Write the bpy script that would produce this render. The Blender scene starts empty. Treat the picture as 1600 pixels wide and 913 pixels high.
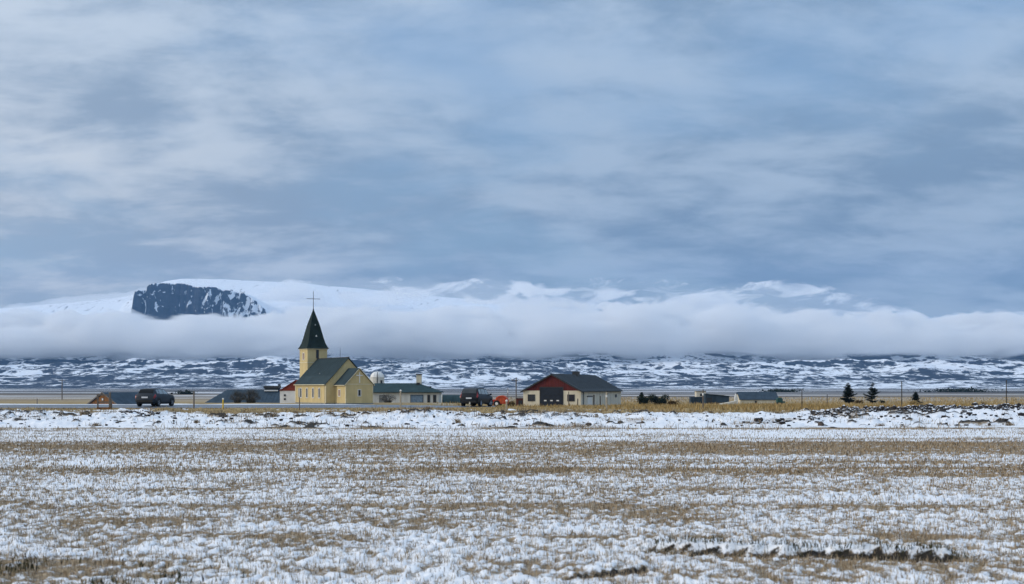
import bpy, bmesh, math, random
import numpy as np
from mathutils import Vector, Matrix

R = math.radians
scene = bpy.context.scene
COL = scene.collection

# ---------------------------------------------------------------- camera
EYE, FPX, HOR = 1.7, 2222.0, 606.0          # eye height, focal length in photo pixels, horizon row
cam_d = bpy.data.cameras.new('camera')
cam = bpy.data.objects.new('camera', cam_d); COL.objects.link(cam)
cam.location = (0, 0, EYE); cam.rotation_euler = (R(90), 0, 0)
cam_d.sensor_width = 36.0; cam_d.lens = 36.0 * FPX / 1600.0
cam_d.shift_y = (HOR - 456.5) / 1600.0
cam_d.clip_start = 0.1; cam_d.clip_end = 60000
cam_d.dof.use_dof = True; cam_d.dof.focus_distance = 160.0; cam_d.dof.aperture_fstop = 3.2
scene.camera = cam

# ---------------------------------------------------------------- world: overcast evening sky
SUN_EL, SUN_AZ = 21.0, -98.0                # azimuth from +Y (view direction), negative = left
world = bpy.data.worlds.new('World'); scene.world = world; world.use_nodes = True
wn, wl = world.node_tree.nodes, world.node_tree.links
wn.clear()
def W(t, **kw):
    n = wn.new(t)
    for k, v in kw.items(): setattr(n, k, v)
    return n
def wmath(op, a, b=None, c=None, clamp=False):
    n = W('ShaderNodeMath', operation=op); n.use_clamp = clamp
    for i, v in enumerate((a, b, c)):
        if v is None: continue
        if isinstance(v, (int, float)): n.inputs[i].default_value = v
        else: wl.new(v, n.inputs[i])
    return n.outputs[0]
def wmix(f, a, b):
    n = W('ShaderNodeMix', data_type='RGBA')
    for i, v in ((0, f), (6, a), (7, b)):
        if isinstance(v, (int, float)): n.inputs[i].default_value = v
        elif isinstance(v, tuple): n.inputs[i].default_value = (*v, 1)
        else: wl.new(v, n.inputs[i])
    return n.outputs[2]
def wramp(v, a, b, smooth=True):
    n = W('ShaderNodeMapRange', interpolation_type='SMOOTHSTEP' if smooth else 'LINEAR')
    wl.new(v, n.inputs[0]); n.inputs[1].default_value = a; n.inputs[2].default_value = b
    return n.outputs[0]
sky = W('ShaderNodeTexSky', sky_type='NISHITA')
sky.sun_disc = False; sky.sun_elevation = R(SUN_EL); sky.sun_rotation = R(SUN_AZ)
sky.air_density = 1.0; sky.dust_density = 0.6; sky.ozone_density = 2.0
tc = W('ShaderNodeTexCoord')
nrm = W('ShaderNodeVectorMath', operation='NORMALIZE'); wl.new(tc.outputs['Generated'], nrm.inputs[0])
sep = W('ShaderNodeSeparateXYZ'); wl.new(nrm.outputs[0], sep.inputs[0])
zc = wmath('MAXIMUM', sep.outputs[2], 0.0)
den = wmath('ADD', zc, 0.25)
cmb = W('ShaderNodeCombineXYZ')
wl.new(wmath('DIVIDE', sep.outputs[0], den), cmb.inputs[0]); wl.new(wmath('DIVIDE', sep.outputs[1], den), cmb.inputs[1])
def wnoise(scale, detail, rough, off, dist=0.0, sc=(1, 1, 1)):
    m = W('ShaderNodeMapping'); wl.new(cmb.outputs[0], m.inputs[0]); m.inputs[1].default_value = off; m.inputs[3].default_value = sc
    n = W('ShaderNodeTexNoise'); wl.new(m.outputs[0], n.inputs['Vector'])
    n.inputs['Scale'].default_value = scale; n.inputs['Detail'].default_value = detail
    n.inputs['Roughness'].default_value = rough; n.inputs['Distortion'].default_value = dist
    return n.outputs[0]
big = wnoise(1.5, 6.0, 0.52, (4.3, 1.7, 0.0), 0.2)
mid = wnoise(2.9, 7.0, 0.56, (0.4, 7.2, 3.0), 0.25, (0.8, 0.95, 1))
wisp = wnoise(7.0, 8.0, 0.6, (8.4, 2.2, 6.0), 0.3, (0.75, 1.1, 1))
sd = Vector((math.cos(R(SUN_EL)) * math.sin(R(SUN_AZ)), math.cos(R(SUN_EL)) * math.cos(R(SUN_AZ)), math.sin(R(SUN_EL))))
dot = W('ShaderNodeVectorMath', operation='DOT_PRODUCT'); wl.new(nrm.outputs[0], dot.inputs[0]); dot.inputs[1].default_value = sd
toward = wramp(dot.outputs['Value'], -0.22, 0.80)                       # thinner, brighter cloud round the hidden sun
cover = wramp(wmath('ADD', big, wmath('MULTIPLY', mid, 0.35)), 0.46, 0.74)
dens = wmath('ADD', wmath('MULTIPLY', mid, 0.60), wmath('MULTIPLY', wisp, 0.40))
thick = wramp(dens, 0.40, 0.61)
CLOUD_DARK, CLOUD_LIGHT, CLOUD_SUN = (1.72, 2.52, 3.62), (3.15, 4.02, 5.15), (7.2, 7.2, 7.1)
ccol = wmix(thick, CLOUD_DARK, CLOUD_LIGHT)
glow = wmath('MULTIPLY', toward, wmath('ADD', 0.50, wmath('MULTIPLY', wramp(dens, 0.42, 0.62), 0.9)))
low = wmath('SUBTRACT', 1.35, wmath('MULTIPLY', wramp(zc, 0.07, 0.24), 0.95))      # cloud thins towards the horizon on the sun's side
ccol = wmix(wmath('MULTIPLY', glow, low, clamp=True), ccol, CLOUD_SUN)
gap = W('ShaderNodeMix', data_type='RGBA'); gap.inputs[0].default_value = 0.45       # clear gaps, veiled by thin high cloud
wl.new(sky.outputs[0], gap.inputs[6]); gap.inputs[7].default_value = (1.75, 3.15, 5.5, 1)
col = wmix(wmath('MULTIPLY_ADD', cover, 0.62, 0.38), gap.outputs[2], ccol)
lift = wmath('MULTIPLY_ADD', zc, 1.45, 0.90)                         # overcast sky brightens towards the zenith; raised further to keep the ground lit
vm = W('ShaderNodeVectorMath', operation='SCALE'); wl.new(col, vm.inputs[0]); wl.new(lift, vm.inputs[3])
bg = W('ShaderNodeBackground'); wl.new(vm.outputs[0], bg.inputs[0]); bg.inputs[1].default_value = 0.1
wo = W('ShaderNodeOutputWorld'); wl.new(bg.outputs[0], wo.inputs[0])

# ---------------------------------------------------------------- sun behind thin cloud
sun_d = bpy.data.lights.new('sun', 'SUN'); sun_d.energy = 1.5; sun_d.angle = R(14); sun_d.color = (1.0, 0.87, 0.71)
sun = bpy.data.objects.new('sun', sun_d); COL.objects.link(sun)
sun.rotation_euler = (-sd).to_track_quat('-Z', 'Y').to_euler()
sun.location = sd * 300

# ---------------------------------------------------------------- picture
scene.view_settings.view_transform = 'Standard'; scene.view_settings.look = 'None'
scene.view_settings.exposure = 0.15; scene.view_settings.gamma = 1.0
cy = scene.cycles
cy.use_denoising = True
cy.max_bounces = 12; cy.diffuse_bounces = 3; cy.glossy_bounces = 3; cy.transmission_bounces = 4
cy.transparent_max_bounces = 8; cy.volume_bounces = 9
cy.use_adaptive_sampling = True; cy.adaptive_threshold = 0.012
cy.sample_clamp_indirect = 8.0
cy.volume_step_rate = 0.06; cy.volume_max_steps = 256

# ---------------------------------------------------------------- helpers
rng = np.random.default_rng(7)
random.seed(7)

def _hash(ix, iy, seed):
    h = (ix.astype(np.int64) * 374761393 + iy.astype(np.int64) * 668265263 + seed * 974711) & 0xffffffff
    h = ((h ^ (h >> 13)) * 1274126177) & 0xffffffff
    h = ((h ^ (h >> 16)) * 2246822519) & 0xffffffff
    return ((h ^ (h >> 15)) & 0xffffff) / float(0xffffff)
def vnoise(x, y, seed=0):
    x = np.asarray(x, float); y = np.asarray(y, float)
    ix, iy = np.floor(x), np.floor(y); fx, fy = x - ix, y - iy
    fx = fx * fx * fx * (fx * (fx * 6 - 15) + 10); fy = fy * fy * fy * (fy * (fy * 6 - 15) + 10)
    a = _hash(ix, iy, seed); b = _hash(ix + 1, iy, seed); c = _hash(ix, iy + 1, seed); d = _hash(ix + 1, iy + 1, seed)
    return (a + (b - a) * fx) * (1 - fy) + (c + (d - c) * fx) * fy
def fbm(x, y, octv=4, seed=0, gain=0.5, lac=2.03):
    t = 0.0; a = 1.0; s = 0.0
    for o in range(octv):
        t = t + a * vnoise(x + 13.7 * o, y - 7.1 * o, seed + o * 17); s += a
        a *= gain; x = np.asarray(x) * lac; y = np.asarray(y) * lac
    return t / s
def ridged(x, y, octv=4, seed=0, gain=0.5):
    t = 0.0; a = 1.0; s = 0.0
    for o in range(octv):
        n = 1 - np.abs(2 * vnoise(x + 5.3 * o, y + 9.1 * o, seed + o * 31) - 1)
        t = t + a * n * n; s += a; a *= gain; x = np.asarray(x) * 2.07; y = np.asarray(y) * 2.07
    return t / s
def sstep(a, b, v):
    t = np.clip((np.asarray(v, float) - a) / (b - a), 0, 1); return t * t * (3 - 2 * t)

def PX(px, y):  return (px - 800.0) / FPX * y          # photo column -> world X at distance y
def PZ(py, y):  return EYE + (HOR - py) / FPX * y      # photo row -> world Z at distance y

def grid_mesh(name, X, Y, Z, attrs=None, smooth=True):
    nr, nc = X.shape
    me = bpy.data.meshes.new(name)
    co = np.stack([X, Y, Z], -1).reshape(-1, 3).astype(np.float32)
    i = np.arange(nr * nc).reshape(nr, nc)
    f = np.stack([i[:-1, :-1], i[:-1, 1:], i[1:, 1:], i[1:, :-1]], -1).reshape(-1, 4).astype(np.int32)
    me.vertices.add(len(co)); me.vertices.foreach_set('co', co.ravel())
    me.loops.add(f.size); me.loops.foreach_set('vertex_index', f.ravel())
    me.polygons.add(len(f)); me.polygons.foreach_set('loop_start', np.arange(0, f.size, 4, dtype=np.int32))
    me.polygons.foreach_set('loop_total', np.full(len(f), 4, np.int32))
    me.polygons.foreach_set('use_smooth', np.full(len(f), smooth, bool))
    for k, v in (attrs or {}).items():
        a = me.attributes.new(k, 'FLOAT', 'POINT'); a.data.foreach_set('value', np.asarray(v, np.float32).ravel())
    me.update(); me.validate()
    return me
def tri_mesh(name, co, faces, attrs=None, colors=None, n=3, smooth=False):
    me = bpy.data.meshes.new(name)
    co = np.asarray(co, np.float32).reshape(-1, 3); f = np.asarray(faces, np.int32).reshape(-1, n)
    me.vertices.add(len(co)); me.vertices.foreach_set('co', co.ravel())
    me.loops.add(f.size); me.loops.foreach_set('vertex_index', f.ravel())
    me.polygons.add(len(f)); me.polygons.foreach_set('loop_start', np.arange(0, f.size, n, dtype=np.int32))
    me.polygons.foreach_set('loop_total', np.full(len(f), n, np.int32))
    if smooth: me.polygons.foreach_set('use_smooth', np.full(len(f), True, bool))
    for k, v in (attrs or {}).items():
        a = me.attributes.new(k, 'FLOAT', 'POINT'); a.data.foreach_set('value', np.asarray(v, np.float32).ravel())
    me.update()
    return me
def link(name, me, mat=None, parent=None, **props):
    o = bpy.data.objects.new(name, me); COL.objects.link(o)
    if mat is not None and me is not None:
        me.materials.clear(); me.materials.append(mat)
    if parent is not None: o.parent = parent
    for k, v in props.items(): o[k] = v
    return o

# ---- material node helper
class N:
    def __init__(s, name):
        s.m = bpy.data.materials.new(name); s.m.use_nodes = True
        s.t = s.m.node_tree; s.t.nodes.clear()
        s.out = s.t.nodes.new('ShaderNodeOutputMaterial')
        s.tc = None
    def new(s, t, **kw):
        n = s.t.nodes.new(t)
        for k, v in kw.items(): setattr(n, k, v)
        return n
    def put(s, v, sock):
        if v is None: return
        if isinstance(v, (int, float)): sock.default_value = v
        elif isinstance(v, tuple):
            sock.default_value = (*v, 1) if len(v) == 3 and len(sock.default_value) == 4 else v
        else: s.t.links.new(v, sock)
    def obj(s, which='Object'):
        if s.tc is None: s.tc = s.new('ShaderNodeTexCoord')
        return s.tc.outputs[which]
    def attr(s, name):
        return s.new('ShaderNodeAttribute', attribute_name=name).outputs['Fac']
    def mapping(s, v, scale=(1, 1, 1), loc=(0, 0, 0), rot=(0, 0, 0)):
        n = s.new('ShaderNodeMapping'); s.put(v, n.inputs[0]); n.inputs[1].default_value = loc; n.inputs[2].default_value = rot; n.inputs[3].default_value = scale
        return n.outputs[0]
    def noise(s, v, scale, detail=4.0, rough=0.55, dist=0.0, col=False):
        n = s.new('ShaderNodeTexNoise'); s.put(v, n.inputs['Vector'])
        n.inputs['Scale'].default_value = scale; n.inputs['Detail'].default_value = detail
        n.inputs['Roughness'].default_value = rough; n.inputs['Distortion'].default_value = dist
        return n.outputs[1 if col else 0]
    def math(s, op, a, b=None, c=None, clamp=False):
        n = s.new('ShaderNodeMath', operation=op); n.use_clamp = clamp
        for i, v in enumerate((a, b, c)): s.put(v, n.inputs[i])
        return n.outputs[0]
    def ramp(s, v, a, b, lo=0.0, hi=1.0, smooth=True):
        n = s.new('ShaderNodeMapRange', interpolation_type='SMOOTHSTEP' if smooth else 'LINEAR')
        s.put(v, n.inputs[0]); n.inputs[1].default_value = a; n.inputs[2].default_value = b
        n.inputs[3].default_value = lo; n.inputs[4].default_value = hi
        return n.outputs[0]
    def mix(s, f, a, b, blend='MIX'):
        n = s.new('ShaderNodeMix', data_type='RGBA', blend_type=blend)
        s.put(f, n.inputs[0]); s.put(a, n.inputs[6]); s.put(b, n.inputs[7])
        return n.outputs[2]
    def bump(s, h, strength=0.3, dist=0.05):
        n = s.new('ShaderNodeBump'); s.put(h, n.inputs['Height']); n.inputs['Strength'].default_value = strength; n.inputs['Distance'].default_value = dist
        return n.outputs[0]
    def bsdf(s, color, rough=0.8, metal=0.0, normal=None, spec=0.3, **kw):
        b = s.new('ShaderNodeBsdfPrincipled')
        s.put(color, b.inputs['Base Color']); s.put(rough, b.inputs['Roughness']); s.put(metal, b.inputs['Metallic'])
        b.inputs['Specular IOR Level'].default_value = spec
        for k, v in kw.items(): s.put(v, b.inputs[k.replace('_', ' ')])
        if normal is not None: s.t.links.new(normal, b.inputs['Normal'])
        s.t.links.new(b.outputs[0], s.out.inputs[0])
        return s.m
    def pos(s):
        return s.new('ShaderNodeNewGeometry').outputs['Position']
    def sepxyz(s, v):
        n = s.new('ShaderNodeSeparateXYZ'); s.put(v, n.inputs[0]); return n.outputs
MATS = {}
def simple(name, color, rough=0.7, metal=0.0, var=0.18, scale=1.5, spec=0.3, streak=None, coat=0.0, bump=0.0):
    """a weathered paint / wood / metal: base colour with uneven tone in blotches and vertical runs"""
    if name in MATS: return MATS[name]
    n = N(name); co = n.obj()
    f = n.noise(co, scale, 5.0, 0.6)
    if streak:
        f2 = n.noise(n.mapping(co, streak), 1.0, 4.0, 0.6)
        f = n.math('MULTIPLY_ADD', f2, 0.6, n.math('MULTIPLY', f, 0.4))
    f = n.ramp(f, 0.3, 0.7)
    dark = tuple(c * (1 - var) for c in color); lite = tuple(min(1, c * (1 + var * 0.7)) for c in color)
    c = n.mix(f, dark, lite)
    nm = n.bump(n.noise(co, scale * 14, 3.0), bump, 0.02) if bump else None
    m = n.bsdf(c, rough, metal, nm, spec, **({'Coat_Weight': coat} if coat else {}))
    MATS[name] = m
    return m
# ================================================================= LAND
def road_yc(x): return 112.5 + 0.04 * np.maximum(0, np.asarray(x, float) + 18.0) ** 2
def road_z(x):  return 0.225 - 0.295 * sstep(-15, 3, x) - 0.5 * sstep(0, 25, x)
ROAD_HALF = 5.6
CREST_PX = [-400, 0, 60, 150, 205, 260, 330, 450, 560, 610, 645, 690, 730, 800, 860, 950, 1000, 1050, 1150, 1250, 1330, 1400, 1500, 1600, 2000]
CREST_PY = [647, 647, 646, 648, 642, 648, 649, 647.5, 648, 645, 640, 643.5, 648, 649.5, 646, 650, 646.5, 648, 648.5, 647, 642, 639, 637, 635, 635]
PROF_Y = [-60, 54, 57, 60, 66, 74, 80, 88, 100, 106, 120.5, 128, 140, 170, 205, 300, 700, 30000]
PROF_L = [0, 0, 0.02, 0.10, 0.26, 0.36, 0.32, 0.30, 0.21, 0.20, 0.30, 0.12, -0.25, -0.5, -0.62, -1.2, -1.25, -1.3]
PROF_R = [0, 0, 0.02, 0.10, 0.26, 0.36, 0.32, 0.28, 0.20, 0.14, 0.05, -0.02, -0.2, -0.7, -1.15, -1.2, -1.25, -1.3]

def lip(x, y):
    """overhanging edges of the shallow hollows in the near field: height of the lip and bare-soil face"""
    h = np.zeros_like(x); soil = np.zeros_like(x)
    for (xa, xb, ya, yb, hh, wob) in ((PX(1005, 14.6), PX(1500, 13.9), 14.75, 13.95, 0.12, 0.35), (PX(880, 12.6), PX(1010, 13.3), 12.75, 13.3, 0.045, 0.2)):
        t = (x - xa) / (xb - xa)
        inside = sstep(-0.06, 0.08, t) * sstep(1.06, 0.95, t)
        ye = ya + (yb - ya) * t + wob * 0.35 * (fbm(x * 2.1, x * 0 + 3.3, 3, 5) - 0.5) + 0.03 * (vnoise(x * 9, x * 0, 8) - 0.5)
        d = y - ye
        prof = sstep(-0.03, 0.05, d) * np.exp(-np.maximum(d, 0) / 0.75)
        h += hh * inside * prof * (0.85 + 0.3 * vnoise(x * 3, y * 4, 9))
        h -= 0.04 * inside * np.exp(-((d + 0.12) / 0.13) ** 2)
        soil = np.maximum(soil, inside * sstep(-0.10, -0.03, d) * sstep(0.05, 0.01, d) * (0.62 + 0.6 * vnoise(x * 2.6, y * 3, 4) + 0.5 * sstep(0.45, 0.8, t)) * (1.0 if hh > 0.1 else 0.7))
    return h, np.clip(soil, 0, 1)

def clumps(x, y):
    """snow-laden tussocks of the stubble field, about a hand across"""
    a = vnoise(x * 13 + 1.5 * vnoise(x * 1.3, y * 1.3, 35), y * 7.5, 33); b = vnoise(x * 24, y * 15.0, 37)
    return np.clip(0.62 * sstep(0.2, 0.85, a) + 0.38 * b, 0, 1)
def land(x, y, detail=True):
    x = np.asarray(x, float); y = np.asarray(y, float)
    side = sstep(-14, 2, x)
    z = np.interp(y, PROF_Y, PROF_L) * (1 - side) + np.interp(y, PROF_Y, PROF_R) * side
    crest = np.interp(800 + x / 74.0 * FPX, CREST_PX, CREST_PY)
    zc_ = EYE - (crest - HOR) / FPX * 74.0
    z = z + (zc_ - 0.36) * np.exp(-((y - 74.0) / 7.5) ** 2)
    # road corridor
    d = np.abs(y - road_yc(x)); w = sstep(ROAD_HALF + 3.5, ROAD_HALF + 0.3, d) * sstep(0, -7, x)
    z = z * (1 - w) + (road_z(x) + 0.0127 * np.clip(y - road_yc(x), -8, 8) - 0.07) * w
    bermw = sstep(57, 61, y) * sstep(96, 82, y)
    if detail:
        near = sstep(60, 50, y)
        z = z + near * (0.035 * (fbm(x * 0.25, y * 0.8, 3, 21) - 0.5))
        z = z + near * 0.052 * (clumps(x, y) - 0.45) * (0.35 + 0.65 * sstep(60, 22, y))
        z = z + bermw * (0.25 * (fbm(x * 0.8, y * 0.55, 5, 51, 0.58) - 0.5) + 0.20 * (ridged(x * 1.5, y * 0.9, 4, 57, 0.55) - 0.45)) * sstep(57, 63, y)
        # clods
        c = vnoise(x * 1.9, y * 1.5, 61) * (0.6 + 0.6 * fbm(x * 0.16, y * 0.2, 2, 63)); z = z + bermw * 0.16 * sstep(0.74, 0.9, c)
        farw = sstep(80, 120, y) * (1 - w) * sstep(900, 300, y)
        z = z + farw * 0.16 * (fbm(x * 0.18, y * 0.14, 3, 71) - 0.5)
        lh, ls = lip(x, y)
        z = z + lh
    return z

def ground_z(x, y): return float(land(np.array([x]), np.array([y]))[0])

def field_cover(x, y):
    """snow cover (0 bare .. 1 deep), dry-grass amount, bare soil for the whole ground"""
    n1 = fbm(x * 0.11 + 3, y * 0.30, 4, 81)
    n2 = fbm(x * 0.35, y * 0.9, 3, 87)
    rows = fbm(x * 0.02 + 0.05 * y, y * 1.9 + 0.012 * x, 3, 93)
    n3 = fbm(x * 0.9, y * 1.1, 4, 89)
    cov = 0.625 + 0.50 * (n1 - 0.5) + 0.35 * (n2 - 0.5) + 0.55 * (n3 - 0.5) + 0.16 * (rows - 0.5) + 0.60 * (clumps(x, y) - 0.45)
    yy = y + 0.012 * x + (0.04 * y) * (fbm(x * 0.10, y * 0.12, 3, 99) - 0.5) * 2
    def line(c, w, a, seed, ph=0.045):
        return a * np.exp(-((yy - c) / w) ** 2) * np.clip(0.25 + 1.5 * fbm(x * ph + seed, y * 0 + seed, 3, seed), 0, 1.4)
    for a in (line(40.5 , 3.4, 0.34, 3, 0.09), line(37.0, 1.6, 0.18, 15, 0.12), line(43.8, 1.0, 0.25, 4, 0.12), line(29.2, 0.7, 0.17, 5, 0.14), line(27.3, 0.5, 0.10, 6, 0.1), line(23.6, 0.35, 0.10, 7, 0.1), line(20.4, 0.38, 0.30, 8, 0.16),
              line(18.4, 0.2, 0.06, 12, 0.2), line(16.2, 0.35, 0.26, 9, 0.35), line(48.7, 0.5, 0.25, 10, 0.1), line(51.6, 0.5, 0.22, 11, 0.1), line(32.2, 0.4, 0.12, 14, 0.1)):
        cov = cov - a
    cov = cov - 0.30 * np.exp(-((x + 5.2) / 2.2) ** 2 - ((y - 13.0) / 1.6) ** 2)              # darker tufted corner
    cov = cov + 0.25 * np.exp(-((x + 0.4) / 1.8) ** 2 - ((y - 12.4) / 0.9) ** 2)              # clean drift at the bottom
    cov = cov + 0.22 * sstep(46.5, 49, y) * sstep(58, 53, y)
    lh, ls = lip(x, y)
    cov = cov + 0.45 * sstep(0.02, 0.09, lh)
    cov = cov * (1 - ls)
    # bank
    b = sstep(56.5, 59, y) * sstep(84, 78, y)
    bn = fbm(x * 0.55, y * 0.35, 4, 101)
    bcov = 0.86 + 1.1 * (bn - 0.52)
    bcov = bcov - 0.75 * np.exp(-((y - 57.6 - 0.6 * (vnoise(x * 0.3, x * 0, 3) - 0.5)) / 0.8) ** 2)          # brown line at its foot
    clod = sstep(0.68, 0.8, vnoise(x * 1.9, y * 1.5, 61) * (0.6 + 0.6 * fbm(x * 0.16, y * 0.2, 2, 63)))
    bcov = bcov - 0.7 * clod
    cov = cov * (1 - b) + bcov * b
    # beyond the bank: tan verge
    crest_drop = sstep(77.5 + 3 * (vnoise(x * 0.12, x * 0, 13) - 0.5), 80.5, y)
    vn = fbm(x * 0.12, y * 0.22, 4, 111)
    vcov = 0.02 + 0.9 * sstep(0.60, 0.75, vn) * sstep(100, 84, y)
    left = sstep(-3, -10, x)
    strip = left * np.exp(-((y - 120.0) / 1.4) ** 2)
    yard = left * sstep(121, 125, y) * sstep(230, 200, y) * 0.75 * sstep(0.4, 0.6, fbm(x * 0.06, y * 0.05, 3, 117)) 
    vcov = np.maximum(vcov, np.maximum(strip * 1.1, yard))
    cov = cov * (1 - crest_drop) + vcov * crest_drop
    far = sstep(230, 420, y + 60 * (fbm(x * 0.01, y * 0.004, 3, 121) - 0.5))
    cov = cov * (1 - far) + far * 0.45
    tan = crest_drop * (1 - far * 0.6)
    soil = np.maximum(ls, 0.0) + clod * b
    return np.clip(cov, 0, 1.15), np.clip(tan, 0, 1), np.clip(soil, 0, 1)

ys = np.concatenate([np.linspace(-60, 5, 14), np.linspace(5.5, 9.8, 24), 10.0 * np.exp(np.arange(0, 190) * 0.0052), 27.0 * np.exp(np.arange(0, 146) * 0.0083), np.arange(90.5, 124, 0.55), 124.5 * np.exp(np.arange(0, 74) * 0.0585)])
u_in = np.linspace(-1, 1, 741)
k = (np.arange(1, 15) / 14.0) ** 2.5
wv = 0.43 * np.maximum(ys, 4) + 1.2
wide = 40 + 9000 * sstep(-50, 3000, ys)
X = np.concatenate([(-wv[:, None] - k[::-1][None] * wide[:, None]), u_in[None] * wv[:, None], wv[:, None] + k[None] * wide[:, None]], 1)
X = np.clip(X, -9300, 9300)
Y = np.repeat(ys[:, None], X.shape[1], 1)
Y = np.minimum(Y, 9300)
Zg = land(X, Y)
cov, tan, soil = field_cover(X, Y)

n = N('snowy_ground'); P = n.pos()
aS, aT, aD = n.attr('snow'), n.attr('tan'), n.attr('soil')
f1 = n.noise(P, 7.5, 5.0, 0.62); f2 = n.noise(P, 38.0, 4.0, 0.62); f3 = n.noise(n.mapping(P, (0.5, 1.3, 1)), 1.7, 4.0, 0.6)
fine = n.math('MULTIPLY_ADD', f2, 0.42, n.math('MULTIPLY_ADD', f1, 0.36, n.math('MULTIPLY', f3, 0.22)))
edge = n.math('ADD', aS, n.math('MULTIPLY_ADD', fine, 2.5, -1.25))
# far plain: long strips of snow between dark lava and bleached grass
Pf = n.mapping(P, (0.0011, 0.0042, 0.0))
fp = n.noise(Pf, 1.0, 6.0, 0.62, 0.6); fq = n.noise(n.mapping(P, (0.004, 0.012, 0.0), (7, 3, 0)), 1.0, 5.0, 0.6, 0.4)
yy = n.sepxyz(P)[1]
farw = n.ramp(yy, 260, 520)
farsnow = n.math('ADD', n.math('MULTIPLY', fp, 0.65), n.math('MULTIPLY', fq, 0.35))
farmask = n.ramp(farsnow, 0.50, 0.585)
smask = n.ramp(edge, 0.36, 0.62)
smask = n.mix(farw, smask, farmask)
litter = n.noise(n.mapping(P, (1.0, 2.2, 1.0)), 9.0, 5.0, 0.65)
stub = n.mix(n.ramp(litter, 0.32, 0.68), (0.140, 0.100, 0.062), (0.42, 0.315, 0.195))
tanc = n.mix(n.ramp(n.noise(P, 0.9, 6.0, 0.66), 0.32, 0.68), (0.20, 0.138, 0.058), (0.42, 0.30, 0.135))
lava = n.mix(n.ramp(fq, 0.4, 0.6), (0.075, 0.072, 0.075), (0.21, 0.165, 0.115))
bare = n.mix(aT, stub, tanc)
lava = n.mix(n.ramp(yy, 450, 1000), lava, n.mix(n.ramp(fq, 0.4, 0.6), (0.022, 0.026, 0.034), (0.07, 0.068, 0.07)))
bare = n.mix(farw, bare, lava)
bare = n.mix(n.ramp(aD, 0.35, 0.7), bare, (0.030, 0.025, 0.020))
snowc = n.mix(n.ramp(f3, 0.35, 0.65), (0.80, 0.80, 0.815), (0.875, 0.875, 0.88))
colr = n.mix(smask, bare, snowc)
hgt = n.math('MULTIPLY_ADD', smask, 0.5, n.math('MULTIPLY_ADD', f1, 0.6, n.math('MULTIPLY', f2, 0.35)))
nearw = n.ramp(yy, 60, 130, 1.0, 0.25)
bmp = n.new('ShaderNodeBump'); n.put(hgt, bmp.inputs['Height']); n.put(n.math('MULTIPLY', nearw, 0.7), bmp.inputs['Strength']); bmp.inputs['Distance'].default_value = 0.035
M_ground = n.bsdf(colr, n.mix(smask, (0.95, 0.95, 0.95), (0.62, 0.62, 0.62)), 0.0, bmp.outputs[0], 0.25)
ground = link('ground', grid_mesh('ground', X, Y, Zg, {'snow': cov, 'tan': tan, 'soil': soil}), M_ground, kind='structure')

# ---------------------------------------------------------------- road
xs = np.concatenate([np.linspace(-160, -40, 20), np.linspace(-38, -1.5, 60)])
ts = np.array([-1.0, -0.98, -0.5, 0.0, 0.5, 0.98, 1.0]) * ROAD_HALF
XR = np.repeat(xs[:, None], len(ts), 1)
YR = road_yc(xs)[:, None] + ts[None]
ZR = road_z(xs)[:, None] + 0.0127 * ts[None]
ZR[:, 0] -= 0.10; ZR[:, -1] -= 0.10
n = N('wet_asphalt'); P = n.pos()
a1 = n.noise(n.mapping(P, (0.12, 1.2, 1)), 1.0, 5.0, 0.6); a2 = n.noise(P, 3.0, 5.0, 0.6)
asp = n.mix(n.ramp(a1, 0.35, 0.65), (0.060, 0.070, 0.085), (0.115, 0.125, 0.14))
slush = n.ramp(n.math('MULTIPLY_ADD', a2, 0.45, n.math('MULTIPLY', a1, 0.55)), 0.57, 0.64)
M_road = n.bsdf(n.mix(slush, asp, (0.62, 0.66, 0.72)), 0.42, 0.0, n.bump(a2, 0.2, 0.02), 0.4)
road = link('road', grid_mesh('road', XR.T[::-1], YR.T[::-1], ZR.T[::-1]), M_road, kind='structure')

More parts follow.
